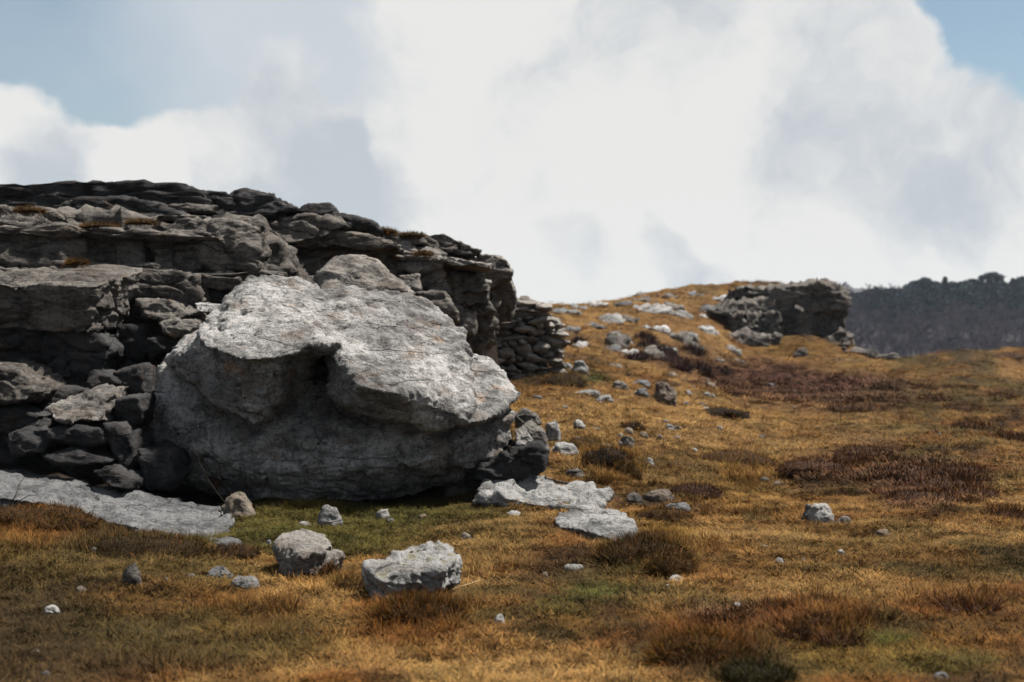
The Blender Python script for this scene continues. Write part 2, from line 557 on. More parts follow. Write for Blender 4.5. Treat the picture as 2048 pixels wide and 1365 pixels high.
# ------------------------------------------------------------------ ground sheet
ang = np.concatenate([np.linspace(-180, -26, 50)[:-1], np.linspace(-26, 26, 440), np.linspace(26, 180, 50)[1:-1]])
rad = np.concatenate([[0.3, 1.0, 2.0, 3.0], np.geomspace(4.0, 100, 340), np.geomspace(102, 560, 70), np.geomspace(600, 900, 6)])
A, R = np.meshgrid(np.radians(ang), rad)
GX = (np.sin(A) * R).ravel()
GY = (np.cos(A) * R).ravel()
GZ = ground_z(GX, GY)
na, nr = len(ang), len(rad)
ii, jj = np.meshgrid(np.arange(nr - 1), np.arange(na), indexing='ij')
j2 = (jj + 1) % na
faces = np.stack([ii * na + jj, ii * na + j2, (ii + 1) * na + j2, (ii + 1) * na + jj], -1).reshape(-1, 4)
V = np.stack([GX, GY, GZ], 1)
inner = np.arange(na)
me = mesh_from('ground', V, faces[:, ::-1])
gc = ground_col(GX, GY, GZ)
pxg = GX / np.maximum(GY, 1) * F + 1024
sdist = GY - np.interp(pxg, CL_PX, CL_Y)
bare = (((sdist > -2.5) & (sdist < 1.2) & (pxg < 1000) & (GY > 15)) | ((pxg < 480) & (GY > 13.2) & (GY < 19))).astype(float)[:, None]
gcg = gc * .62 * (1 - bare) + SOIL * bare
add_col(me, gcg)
tag(link('ground', me, M['ground']), kind='structure')

# ------------------------------------------------------------------ rocks
_ico = {}


def ico(sub):
    if sub not in _ico:
        bm = bmesh.new()
        bmesh.ops.create_icosphere(bm, subdivisions=sub, radius=1)
        v = np.array([x.co[:] for x in bm.verts])
        f = np.array([[x.index for x in fc.verts] for fc in bm.faces])
        bm.free()
        _ico[sub] = (v, f)
    return _ico[sub]


def hull_planes(Q):
    bm = bmesh.new()
    for q in Q:
        bm.verts.new(q)
    bmesh.ops.convex_hull(bm, input=list(bm.verts))
    n, d = [], []
    for f in bm.faces:
        nn = f.normal
        dd = nn.dot(f.verts[0].co)
        if f.calc_area() < 1e-7:
            continue
        if dd < 0:
            nn, dd = -nn, -dd
        n.append(nn[:])
        d.append(max(dd, 1e-3))
    bm.free()
    return np.array(n), np.array(d)


def vnormals(V, Fc):
    fn = np.cross(V[Fc[:, 1]] - V[Fc[:, 0]], V[Fc[:, 2]] - V[Fc[:, 0]])
    N = np.zeros_like(V)
    for k in range(3):
        for ax in range(3):
            N[:, ax] += np.bincount(Fc[:, k], fn[:, ax], len(V))
    return N / (np.linalg.norm(N, axis=1)[:, None] + 1e-12)


def displace(V, N, L, seed=0.0, rough=1.0, strata=1.0, cracks=1.0, pits=1.0, dip=0.14, chunk=0.0):
    """L: size of the rock in metres; uneven relief, bedding ledges, joints and pits"""
    p = V + seed
    a = min(L, 1.2)
    d = rough * (0.055 * a * fbm(p / (0.55 * a), 4, .55))
    if strata:
        h = V[:, 2] + dip * V[:, 0]
        q = np.stack([V[:, 0] * .8, V[:, 1] * .8, h * 5.5], 1) + seed
        s = perlin(q + 0.5 * fbm(V * .9, 2)[:, None]) + .5 * perlin(q * 2.3 + 4.0)
        s = np.sign(s) * np.abs(s) ** .6
        d = d + strata * 0.035 * a * s
    if cracks:
        q = np.stack([V[:, 0] * 1.5, V[:, 1] * 1.5, (V[:, 2] + dip * V[:, 0]) * 3.0], 1) + seed
        q = q + .25 * fbm(V * 2.2 + 8, 2)[:, None]
        f1, f2 = worley(q)
        e = f2 - f1
        d = d - cracks * 0.075 * a * np.exp(-(e / .07) ** 2)
    if chunk:
        for sc, am in ((2.6, 1.0), (6.0, .5)):
            q = np.stack([V[:, 0], V[:, 1], (V[:, 2] + dip * V[:, 0]) * 1.9], 1) * sc + seed
            q = q + .3 * fbm(V * 3.1 + 5, 2)[:, None]
            d = d + chunk * am * .07 * a * (cell_val(q) - .5)
    if pits:
        d = d + pits * (0.010 * perlin(p * 11) + 0.007 * perlin(p * 25 + 3))
    return V + N * d[:, None]


def convex_rock(pts, sub=4, seed=0.0, k=26, L=None, **kw):
    Q = np.array([tuple(q) for q in pts], float)
    lo, hi = Q.min(0), Q.max(0)
    s = np.maximum((hi - lo) / 2, 1e-3)
    c = (lo + hi) / 2
    Qn = (Q - c) / s
    # centre on the mean of the hull so that it lies inside
    mc = Qn.mean(0)
    n, d = hull_planes(Qn - mc)
    D, Fc = ico(sub)
    t = np.maximum(D @ n.T / d, 1e-6)
    tm = t.max(1)
    r = 1.0 / (tm * ((t / tm[:, None]) ** k).sum(1) ** (1.0 / k))
    V = c + s * (mc + D * r[:, None])
    if L is None:
        L = float(np.cbrt(np.prod(2 * s)))
    N = vnormals(V, Fc)
    V = displace(V, N, L, seed, **kw)
    return V, Fc


OCC = np.zeros((600, 620), bool)      # where rock stands proud of the turf, 5 cm cells
OX, OY, OS = -14.0, 4.0, .05


def occupy(V):
    g = ground_z(V[:, 0], V[:, 1]) if V[:, 1].min() < 34 else np.full(len(V), 1e9)
    k = V[:, 2] > g + .025
    a = ((V[k, 0] - OX) / OS).astype(int)
    b = ((V[k, 1] - OY) / OS).astype(int)
    ok = (a > 0) & (a < 599) & (b > 0) & (b < 619)
    a, b = a[ok], b[ok]
    for da in (0, 1):
        for db in (0, 1):
            OCC[a + da, b + db] = True


def rock_obj(name, pts, mat, sub=4, seed=None, parent=None, **kw):
    seed = random.uniform(0, 90) if seed is None else seed
    V, Fc = convex_rock(pts, sub, seed, **kw)
    occupy(V)
    base = Vector((float(V[:, 0].mean()), float(V[:, 1].mean()), float(V[:, 2].min())))
    me = mesh_from(name, V - np.array(base), Fc)
    return link(name, me, M[mat] if isinstance(mat, str) else mat, parent, base)


def blk(outline, Y, t=1.0, bz=0.0, shrink=.95, bulge=.07, tilt=0.0, jit=.06, grow=1.0):
    """outline of a block's face (photograph pixels) at distance Y, thickness t behind it"""
    pts = []
    ctr = np.mean([o[:2] for o in outline], 0)
    zc = np.mean([o[1] for o in outline])
    for o in outline:
        dy = o[2] if len(o) > 2 else 0.0
        o = (ctr[0] + (o[0] - ctr[0]) * grow, ctr[1] + (o[1] - ctr[1]) * grow)
        yy = Y + dy + random.uniform(-jit, jit) + tilt * (zc - o[1]) / F * Y
        pts.append(P(o[0], o[1], yy + bulge))
        ix, iy = ctr + (np.array(o[:2]) - ctr) * .90
        pts.append(P(ix, iy, yy))
        q = P(o[0], o[1], yy)
        cq = P(ctr[0], ctr[1], Y)
        pts.append(Vector((cq.x + (q.x - cq.x) * shrink, yy + t, cq.z + (q.z - cq.z) * shrink + bz)))
    return pts


def slab(top, t=.35, grow=1.0):
    top = [P(*q) for q in top]
    c = sum(top, Vector()) / len(top)
    low = []
    for q in top:
        v = q - c
        low.append(Vector((c.x + v.x * grow, c.y + v.y * grow, q.z - t)))
    mid = [Vector((c.x + (q.x - c.x) * 1.02, c.y + (q.y - c.y) * 1.02, q.z - t * .35)) for q in top]
    return top + low + mid


# ---- the great boulder: several masses of one rock, fused into one skin
def fused_rock(name, hulls, voxel, mat, seed, **kw):
    bm = bmesh.new()
    for h in hulls:
        vs = [bm.verts.new(tuple(q)) for q in h]
        bmesh.ops.convex_hull(bm, input=vs)
    lone = [v for v in bm.verts if not v.link_faces]
    bmesh.ops.delete(bm, geom=lone, context='VERTS')
    bmesh.ops.recalc_face_normals(bm, faces=bm.faces)
    me = bpy.data.meshes.new('tmp')
    bm.to_mesh(me)
    bm.free()
    o = bpy.data.objects.new('tmp', me)
    C.objects.link(o)
    md = o.modifiers.new('r', 'REMESH')
    md.mode = 'VOXEL'
    md.voxel_size = voxel
    dg = bpy.context.evaluated_depsgraph_get()
    ev = o.evaluated_get(dg)
    m2 = ev.to_mesh()
    m2.calc_loop_triangles()
    V = np.zeros(len(m2.vertices) * 3)
    m2.vertices.foreach_get('co', V)
    V = V.reshape(-1, 3)
    T = np.zeros(len(m2.loop_triangles) * 3, np.int32)
    m2.loop_triangles.foreach_get('vertices', T)
    T = T.reshape(-1, 3)
    ev.to_mesh_clear()
    bpy.data.objects.remove(o)
    # soften the seams a little
    cnt = np.bincount(T.ravel(), minlength=len(V)).astype(float)
    for _ in range(1):
        acc = np.zeros_like(V)
        for a_, b_ in ((0, 1), (1, 2), (2, 0)):
            for ax in range(3):
                acc[:, ax] += np.bincount(T[:, a_], V[T[:, b_], ax], len(V))
        V = V * .5 + acc / np.maximum(cnt, 1)[:, None] * .5
    N = vnormals(V, T)
    V = displace(V, N, 1.2, seed, **kw)
    occupy(V)
    base = Vector((float(V[:, 0].mean()), float(V[:, 1].mean()), float(V[:, 2].min())))
    me = mesh_from(name, V - np.array(base), T)
    return link(name, me, M[mat], None, base)


def PP(l):
    return [P(*q) for q in l]


lower = PP([(305, 925, 15.1), (430, 990, 14.8), (560, 1012, 14.7), (700, 1008, 14.65), (820, 990, 14.65), (915, 965, 14.75), (985, 925, 15.0),
            (292, 800, 14.95), (288, 860, 14.95), (400, 905, 14.5), (540, 935, 14.3), (700, 940, 14.22), (840, 925, 14.24), (940, 893, 14.36), (1000, 880, 14.62),
            (450, 858, 14.5), (540, 870, 14.36), (640, 862, 14.42), (870, 880, 14.34), (1000, 850, 14.6), (320, 735, 15.1), (620, 790, 14.85), (700, 800, 14.9), (870, 840, 14.75),
            (360, 690, 15.4), (920, 720, 15.8), (1000, 780, 15.6), (420, 980, 16.8), (950, 900, 16.8), (420, 720, 17.0), (900, 720, 17.0), (980, 900, 16.0)])
left_leg = PP([(402, 692, 14.25), (445, 708, 14.0), (490, 724, 13.82), (557, 720, 13.88), (547, 768, 13.98), (528, 810, 14.02), (508, 847, 14.0), (440, 818, 14.02), (370, 752, 14.5), (330, 720, 14.9),
               (350, 690, 15.1), (420, 645, 15.2), (640, 705, 15.0), (628, 770, 14.95), (570, 835, 14.75), (400, 800, 15.8), (520, 850, 15.2)])
left_cap = PP([(500, 553, 15.5), (545, 547, 15.75), (592, 553, 15.9), (634, 574, 15.85), (700, 688, 14.45), (640, 682, 14.1), (560, 716, 13.8), (490, 722, 13.72), (405, 690, 14.15), (394, 662, 14.55), (422, 625, 15.0), (463, 582, 15.32),
               (690, 702, 14.95), (640, 700, 14.8), (560, 738, 14.6), (470, 745, 14.4), (420, 720, 14.6), (520, 640, 16.6), (640, 640, 16.8)])
right_lobe = PP([(640, 579, 15.75), (720, 573, 16.0), (800, 579, 16.15), (850, 598, 16.1), (895, 632, 15.9), (935, 666, 15.5), (925, 702, 15.0), (893, 742, 14.35), (830, 777, 13.8), (790, 790, 13.62), (715, 772, 13.68), (688, 722, 14.05), (704, 690, 14.4),
                 (656, 792, 14.2), (668, 748, 14.2), (700, 822, 14.02), (760, 838, 13.95), (870, 862, 13.95), (955, 848, 14.1), (905, 775, 14.4), (690, 810, 15.0), (900, 840, 15.4), (700, 680, 16.8), (900, 700, 16.8)])
right_flank = PP([(938, 705, 15.7), (984, 718, 15.5), (1010, 740, 15.35), (1043, 786, 15.05), (1018, 805, 14.85), (990, 832, 14.35), (958, 850, 14.15), (890, 825, 14.2), (900, 760, 14.75), (960, 740, 16.4), (1020, 810, 16.0), (930, 840, 15.6)])
right_foot = PP([(1020, 806, 15.0), (1031, 830, 14.85), (1027, 880, 14.8), (1000, 912, 14.65), (950, 945, 14.5), (900, 930, 14.3), (930, 870, 14.4), (990, 850, 14.65), (1010, 880, 16), (940, 900, 16)])
tt = fused_rock('great_boulder', [lower, left_leg, left_cap, right_lobe, right_flank, right_foot], .021, 'boulder', 4.2, rough=.45, strata=.28, cracks=.22, pits=1.2, chunk=.4)
tag(tt, 'huge pale grey boulder with a deep angular hollow in its overhanging face', 'boulder')

tag(rock_obj('boulder', blk([(628, 560), (645, 527), (672, 516), (705, 512), (745, 519), (785, 548), (822, 584), (780, 600), (640, 600)], 17.2, 1.6, tilt=1.0), 'greyrock', 5, strata=.4, cracks=.2, chunk=.4),
    'rounded grey boulder peeping over the back of the huge hollowed boulder', 'boulder')

# ---- the outcrop: bedded ledges and jointed blocks
oc = bpy.data.objects.new('limestone_outcrop', None)
oc.location = P(500, 700, 19.0)
C.objects.link(oc)
tag(oc, 'long dark bedded limestone outcrop with overhanging ledges on the skyline', 'rock outcrop')


def part(name, pts, mat, sub=4, parent=oc, **kw):
    o = rock_obj(name, pts, mat, sub, **kw)
    o.location = o.location - parent.location
    o.parent = parent
    return o


CORE = [
    ([(-260, 420), (330, 420), (370, 560), (330, 780), (-260, 900)], 17.95, 2.8), ([(330, 430), (520, 440), (620, 560), (560, 700), (300, 760)], 18.1, 2.8),
    ([(-200, 690), (260, 690), (300, 960), (-200, 960)], 16.0, 2.4),
    ([(510, 425), (700, 448), (760, 490), (760, 620), (520, 640)], 20.0, 2.5), ([(740, 482), (880, 500), (920, 560), (930, 680), (740, 640)], 21.3, 2.5), ([(880, 515), (985, 540), (1000, 640), (960, 720), (880, 680)], 22.5, 2.3)]
for o, y, t in CORE:
    part('rock_face', blk(o, y, t, tilt=.2), 'cliff' if y > 17.9 else 'dark', 5, k=60, chunk=1.4, strata=1.5)
LEDGE = [  # outline, distance, thickness, material, subdivision, tilt
    ([(-60, 373), (0, 371), (60, 370), (105, 369), (150, 366), (280, 366), (340, 369), (370, 384), (384, 395), (376, 410), (300, 418), (150, 420), (-60, 425)], 19.2, 2.2, 'dark', 5, 0.2),
    ([(100, 432), (125, 412), (165, 400), (230, 398), (300, 410), (346, 426), (330, 440), (240, 446), (120, 446)], 18.7, 1.6, 'dark', 5, .5),
    ([(-60, 424), (70, 415), (160, 415), (170, 440), (-60, 450)], 19.0, 1.5, 'dark', 4, .3),
    ([(380, 392), (430, 385), (500, 383), (532, 393), (560, 408), (575, 415), (520, 430), (440, 432), (385, 418)], 19.3, 2.0, 'dark', 5, .4),
    ([(335, 411), (380, 408), (424, 411), (418, 422), (350, 426)], 18.9, 1.0, 'cliff', 4, .4),
    ([(-60, 425), (20, 419), (60, 417), (95, 424), (112, 442), (150, 455), (162, 480), (164, 520), (120, 532), (-60, 515)], 17.6, 1.8, 'cliff', 5, .5),
    ([(80, 470), (160, 470), (165, 525), (90, 528)], 17.75, 1.2, 'cliff', 4, .2),
    ([(150, 458), (205, 463), (240, 470), (236, 531), (188, 531), (160, 525)], 17.7, 1.4, 'cliff', 5, .3),
    ([(233, 467), (262, 468), (284, 482), (281, 532), (236, 531)], 17.6, 1.4, 'cliff', 4, .3),
    ([(284, 472), (318, 478), (316, 534), (284, 531)], 17.9, 1.2, 'cliff', 4, .3),
    ([(312, 500), (342, 500), (341, 537), (313, 533)], 17.6, 1.2, 'cliff', 4, .2),
    ([(286, 462), (330, 470), (396, 480), (400, 498), (310, 500), (290, 480)], 17.8, 1.4, 'cliff', 4, .5),
    ([(343, 494), (400, 490), (412, 536), (380, 543), (345, 540)], 17.6, 1.3, 'cliff', 4, .2),
    ([(330, 446), (390, 438), (450, 443), (495, 452), (505, 466), (430, 478), (345, 470)], 17.9, 1.6, 'cliff', 5, .7),
    ([(400, 470), (470, 462), (508, 470), (513, 505), (511, 546), (432, 541), (408, 520)], 17.5, 1.8, 'cliff', 5, .1),
    ([(282, 542), (350, 548), (385, 553), (393, 600), (380, 618), (350, 622), (330, 602), (272, 597)], 16.9, 1.2, 'cliff', 5, .1),
    ([(388, 549), (470, 558), (478, 571), (440, 577), (400, 572)], 17.2, 1.2, 'cliff', 4, .2),
    ([(391, 573), (475, 578), (460, 612), (395, 612)], 17.4, 1.2, 'dark', 4, .1),
    ([(95, 665), (150, 660), (192, 678), (212, 700), (196, 740), (190, 762), (140, 780), (92, 770)], 15.6, 1.2, 'dark', 5, .0),
    ([(-60, 640), (90, 650), (100, 700), (60, 740), (-60, 730)], 15.7, 1.2, 'dark', 5, -.2),
    # towards the far end, the beds dip and thin
    ([(500, 396), (535, 394), (578, 410), (606, 424), (560, 436), (500, 432)], 19.8, 1.6, 'dark', 4, .4),
    ([(598, 422), (612, 411), (632, 408), (655, 407), (662, 422), (640, 430), (606, 434)], 19.7, 1.2, 'dark', 4, .2),
    ([(655, 423), (693, 433), (732, 441), (752, 458), (728, 463), (680, 456), (650, 444)], 19.7, 1.4, 'dark', 4, .2),
    ([(500, 464), (540, 448), (574, 438), (606, 433), (645, 435), (682, 452), (640, 470), (568, 487), (505, 484)], 19.2, 1.6, 'cliff', 5, .5),
    ([(500, 440), (560, 432), (574, 440), (500, 466)], 19.5, 1.2, 'cliff', 4, .3),
    ([(635, 474), (680, 460), (712, 473), (694, 488), (648, 490)], 19.6, 1.2, 'cliff', 4, .3),
    ([(705, 462), (745, 472), (766, 487), (745, 498), (710, 484)], 20.2, 1.2, 'dark', 4, .3),
    ([(508, 484), (570, 487), (636, 478), (690, 486), (734, 490), (742, 512), (700, 520), (640, 522), (588, 545), (512, 550)], 19.6, 1.6, 'cliff', 5, .15),
    ([(586, 524), (632, 520), (640, 560), (590, 560)], 19.4, 1.2, 'cliff', 4, .1),
    ([(512, 548), (590, 542), (600, 580), (520, 580)], 19.6, 1.2, 'cliff', 4, .1),
    ([(750, 470), (790, 464), (830, 470), (846, 486), (800, 492), (760, 488)], 21.2, 1.4, 'dark', 4, .4),
    ([(819, 482), (835, 473), (871, 477), (887, 470), (903, 480), (932, 490), (952, 500), (929, 505), (887, 501), (842, 492)], 21.4, 1.4, 'dark', 5, .2),
    ([(742, 480), (822, 488), (880, 503), (878, 517), (822, 517), (766, 512)], 21.0, 1.3, 'cliff', 5, .5),
    ([(735, 510), (800, 516), (806, 535), (770, 560), (735, 545)], 20.9, 1.2, 'cliff', 4, .2),
    ([(798, 524), (855, 512), (886, 519), (878, 536), (832, 546), (800, 538)], 20.9, 1.3, 'cliff', 4, .5),
    ([(882, 506), (948, 518), (944, 538), (887, 528)], 21.9, 1.3, 'dark', 4, .2),
    ([(880, 524), (945, 536), (950, 552), (886, 545)], 21.8, 1.2, 'cliff', 4, .2),
    ([(944, 522), (970, 514), (998, 515), (1020, 538), (1017, 556), (978, 569), (950, 550)], 22.3, 1.4, 'cliff', 5, .1),
    ([(980, 566), (1016, 554), (1028, 586), (1026, 615), (997, 622), (976, 592)], 22.9, 1.3, 'cliff', 5, -.1),
    ([(892, 557), (929, 547), (975, 563), (972, 583), (904, 587)], 21.5, 1.3, 'cliff', 4, .2),
    ([(902, 587), (972, 583), (972, 604), (911, 614)], 21.6, 1.2, 'cliff', 4, .1),
    ([(838, 554), (878, 540), (888, 548), (876, 563), (840, 575)], 21.0, 1.1, 'cliff', 4, .3),
    ([(798, 552), (836, 550), (838, 580), (805, 578)], 20.6, 1.1, 'cliff', 4, .2),
    ([(846, 571), (888, 560), (901, 588), (868, 590)], 21.0, 1.1, 'cliff', 4, .1),
    ([(833, 588), (866, 582), (888, 587), (911, 625), (908, 642), (868, 622)], 20.2, 1.1, 'cliff', 4, .2),
    ([(908, 622), (949, 626), (946, 668), (926, 668), (906, 645)], 21.4, 1.1, 'cliff', 4, .1),
    ([(918, 612), (972, 602), (986, 622), (955, 632), (922, 628)], 21.9, 1.1, 'cliff', 4, .2),
    ([(975, 595), (1000, 618), (1026, 612), (1020, 640), (970, 640)], 23.4, 1.0, 'dark', 4, .1),
    # long continuous beds
    ([(-60, 456), (120, 452), (300, 462), (420, 474), (425, 482), (300, 474), (-60, 468)], 17.45, 1.6, 'cliff', 5, .3),
    ([(-60, 524), (150, 524), (330, 536), (515, 545), (512, 553), (330, 546), (-60, 534)], 17.35, 1.4, 'cliff', 5, .2),
    ([(500, 470), (600, 458), (720, 470), (775, 488), (770, 495), (640, 480), (500, 484)], 19.35, 1.4, 'cliff', 5, .2),
    ([(740, 500), (850, 506), (960, 526), (958, 535), (850, 518), (740, 512)], 20.85, 1.3, 'cliff', 5, .2),
    ([(330, 432), (430, 436), (510, 450), (508, 458), (420, 446), (330, 441)], 18.2, 1.4, 'cliff', 5, .2),
]
for o, y, t, mt, sb, tl in LEDGE:
    if y > 20.4:
        mt = 'greyrock' if mt == 'cliff' else 'cliff'  # lit far end: the extra light is put into a paler rock colour
    part('ledge' if (max(q[0] for q in o) - min(q[0] for q in o)) > 2 * (max(q[1] for q in o) - min(q[1] for q in o)) else 'block', blk(o, y, t, tilt=tl, bulge=.0, grow=1.2, jit=.05), mt, sb + (1 if sb == 4 and y < 19 else 0), k=200, chunk=.38, rough=.25, strata=.75, cracks=.8)
# the great square block that juts out, with a worn top and a clean side
big = PP([(-60, 566, 15.7), (85, 576, 15.55), (190, 572, 15.4), (-60, 652, 15.75), (85, 658, 15.6), (180, 671, 15.45), (150, 668, 15.45), (288, 540, 16.7), (240, 655, 16.4), (268, 600, 16.6),
          (-60, 534, 17.3), (130, 530, 17.4), (280, 537, 17.2), (-60, 640, 17.3), (200, 650, 17.2)])
part('block', big, 'cliff', 6, k=90, rough=.4, strata=.35, cracks=.55, chunk=.35)

# ---- fallen blocks heaped below the overhang, each a thing
HEAP = [
    ('fallen_block', 'flat topped fallen block wedged beside the huge boulder under the cliff ledge', [(272, 602), (340, 600), (386, 630), (340, 648), (286, 638)], 16.2, .8, 'cliff', .5),
    ('fallen_block', 'brownish fallen block lodged behind the upper shoulder of the huge boulder', [(318, 646), (350, 638), (390, 640), (396, 656), (350, 680), (324, 666)], 15.9, .7, 'cliff', .5),
    ('fallen_slab', 'small pale slab lying in the gap above the shoulder of the huge boulder', [(388, 606), (440, 609), (432, 626), (392, 624)], 16.4, .5, 'boulder', .9),
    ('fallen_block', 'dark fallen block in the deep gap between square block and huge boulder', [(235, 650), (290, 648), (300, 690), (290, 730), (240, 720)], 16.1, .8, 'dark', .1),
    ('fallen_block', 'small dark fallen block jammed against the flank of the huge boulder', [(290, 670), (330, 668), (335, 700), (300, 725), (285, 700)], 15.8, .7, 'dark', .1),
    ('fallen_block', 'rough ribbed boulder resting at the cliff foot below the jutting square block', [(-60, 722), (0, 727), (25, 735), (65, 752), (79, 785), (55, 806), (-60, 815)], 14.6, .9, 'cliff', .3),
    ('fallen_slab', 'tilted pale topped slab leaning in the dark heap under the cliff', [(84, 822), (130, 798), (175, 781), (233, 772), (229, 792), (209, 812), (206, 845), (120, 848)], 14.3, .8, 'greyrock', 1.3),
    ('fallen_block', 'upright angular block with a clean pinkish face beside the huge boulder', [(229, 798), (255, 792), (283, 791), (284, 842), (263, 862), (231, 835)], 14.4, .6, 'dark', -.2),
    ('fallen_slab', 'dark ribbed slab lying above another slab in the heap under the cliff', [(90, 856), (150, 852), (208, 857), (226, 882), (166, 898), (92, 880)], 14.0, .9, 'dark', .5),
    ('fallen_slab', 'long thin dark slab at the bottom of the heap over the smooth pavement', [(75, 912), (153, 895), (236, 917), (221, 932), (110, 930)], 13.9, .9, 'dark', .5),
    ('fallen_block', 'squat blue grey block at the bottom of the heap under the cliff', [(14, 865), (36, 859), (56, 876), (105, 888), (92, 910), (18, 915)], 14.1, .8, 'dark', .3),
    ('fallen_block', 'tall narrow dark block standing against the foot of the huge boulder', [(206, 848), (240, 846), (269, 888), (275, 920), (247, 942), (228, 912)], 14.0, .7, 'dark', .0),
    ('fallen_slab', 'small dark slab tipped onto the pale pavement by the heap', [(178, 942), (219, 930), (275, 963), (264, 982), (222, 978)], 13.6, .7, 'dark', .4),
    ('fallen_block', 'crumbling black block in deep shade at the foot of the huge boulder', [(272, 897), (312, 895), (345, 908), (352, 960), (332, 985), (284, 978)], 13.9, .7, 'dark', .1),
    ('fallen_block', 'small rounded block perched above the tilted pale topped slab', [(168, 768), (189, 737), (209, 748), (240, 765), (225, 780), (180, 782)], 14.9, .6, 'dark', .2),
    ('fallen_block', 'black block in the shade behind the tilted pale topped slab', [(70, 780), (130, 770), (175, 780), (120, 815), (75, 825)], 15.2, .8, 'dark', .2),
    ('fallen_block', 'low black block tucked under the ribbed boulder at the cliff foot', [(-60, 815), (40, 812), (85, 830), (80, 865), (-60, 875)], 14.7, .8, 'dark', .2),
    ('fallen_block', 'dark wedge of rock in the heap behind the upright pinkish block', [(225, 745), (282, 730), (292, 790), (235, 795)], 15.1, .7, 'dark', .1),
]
for nm, lb, o, y, t, mt, tl in HEAP:
    tag(rock_obj(nm, blk(o, y, t, tilt=tl), mt, 4 if mt == 'dark' else 5, strata=.8, cracks=.4, rough=.5, k=110, chunk=.8), lb, 'rock', 'fallen rocks heaped under the cliff')

# dark rocks against the far foot of the great boulder
for lb, o, y, t, mt, tl in [
    ('blue grey block lying against the end foot of the huge boulder', [(930, 935), (980, 915), (1040, 895), (1085, 890), (1092, 915), (1088, 942), (1010, 965), (940, 968)], 14.45, .9, 'dark', .1),
    ('brownish lump behind the blue grey block at the end of the huge boulder', [(1035, 862), (1062, 846), (1085, 866), (1097, 900), (1090, 930), (1050, 925)], 14.9, .7, 'cliff', .2),
    ('small rounded dark stone on top of the brownish lump by the huge boulder', [(1030, 830), (1048, 820), (1075, 830), (1082, 850), (1050, 862), (1030, 852)], 15.3, .5, 'cliff', .3),
    ('pale angular chip of rock stuck to the end of the huge boulder', [(1030, 862), (1046, 852), (1066, 880), (1060, 896), (1034, 898)], 14.75, .4, 'boulder', .6)]:
    tag(rock_obj('fallen_block', blk(o, y, t, tilt=tl), mt, 5, strata=.4, cracks=.3, k=45, chunk=1.0), lb, 'rock', 'rocks against the end of the huge boulder')

# ---- slabs and single rocks in the grass
tag(rock_obj('pavement_slab', slab([(-60, 930, 14.6), (0, 936, 14.5), (100, 948, 14.2), (180, 962, 14.0), (193, 990, 13.4), (206, 1038, 12.6), (150, 1028, 12.4), (100, 1010, 12.3), (40, 995, 12.3), (-60, 985, 12.5)], .4, 1.05), 'slab', 6, k=90, rough=.6, strata=.5, cracks=.35, pits=1.8, chunk=.3),
    'smooth pale grey slab of limestone pavement running under the cliff heap', 'rock slab')
tag(rock_obj('pavement_slab', slab([(182, 966, 14.0), (240, 976, 13.9), (330, 995, 13.7), (400, 1003, 13.5), (445, 1012, 13.3), (472, 1042, 12.5), (455, 1058, 12.2), (400, 1071, 11.9), (335, 1073, 11.8), (275, 1054, 12.0), (200, 1038, 12.5)], .4, 1.02), 'slab', 6, k=90, rough=.6, strata=.5, cracks=.35, pits=1.8, chunk=.3),
    'long smooth grey pavement slab parted from its neighbour by a narrow crack', 'rock slab')
tag(rock_obj('broken_slab', slab([(408, 1078, 11.9), (435, 1068, 12.2), (462, 1069, 12.2), (487, 1088, 11.6), (482, 1102, 11.3), (440, 1102, 11.2)], .25), 'slab', 4, strata=.4, cracks=.2), 'small broken slab just off the end of the long pavement slab', 'rock slab')
tag(rock_obj('pale_slab', slab([(952, 985, 14.0), (965, 968, 14.3), (1000, 946, 14.8), (1060, 943, 14.9), (1120, 954, 14.8), (1190, 963, 14.6), (1226, 978, 14.3), (1208, 1012, 13.6), (1172, 1020, 13.4), (1090, 1010, 13.5), (1040, 1000, 13.6), (970, 995, 13.8)], .4, 1.0), 'pale', 6, k=50, rough=1.2, strata=.7, cracks=.4, pits=2.2, chunk=.6),
    'humped pitted pale grey slab at the end of the huge boulder', 'rock slab')
tag(rock_obj('pale_slab', slab([(1104, 1030, 12.59), (1148, 1018, 12.97), (1225, 1021, 12.88), (1262, 1036, 12.59), (1272, 1050, 12.29), (1268, 1078, 11.71), (1240, 1085, 11.62), (1180, 1064, 11.90), (1112, 1048, 12.29)], .3, 1.0), 'pale', 6, k=90, rough=.8, strata=.8, cracks=.3, pits=1.8, chunk=.4),
    'flat almost white slab set in the turf above a grassy hummock', 'rock slab')

box = [P(a, b, y * .885) for a, b, y in [(728, 1130, 10.6), (760, 1113, 10.9), (820, 1093, 11.3), (850, 1089, 11.4), (890, 1093, 11.4), (922, 1106, 11.1), (922, 1116, 11.0), (884, 1132, 10.5), (882, 1142, 10.4), (820, 1146, 10.35), (756, 1155, 10.25), (740, 1145, 10.4),
          (757, 1205, 10.25), (840, 1190, 10.35), (885, 1172, 10.45), (920, 1162, 11.0), (745, 1175, 10.6), (850, 1160, 11.6), (800, 1160, 11.6)]]
tag(rock_obj('box_boulder', box, 'mossy', 6, k=80, rough=.9, strata=.5, cracks=.5, pits=2.2, chunk=.8), 'angular box shaped grey boulder with moss cushions on its flat top', 'boulder')
bu = [P(a, b, y * .925) for a, b, y in [(548, 1100, 11.4), (560, 1076, 11.6), (590, 1062, 11.75), (625, 1064, 11.75), (655, 1084, 11.55), (662, 1096, 11.4), (640, 1102, 11.05), (600, 1108, 10.95), (565, 1112, 11.1), (585, 1085, 11.15), (630, 1088, 11.15), (600, 1100, 12.1), (650, 1098, 11.9)]]
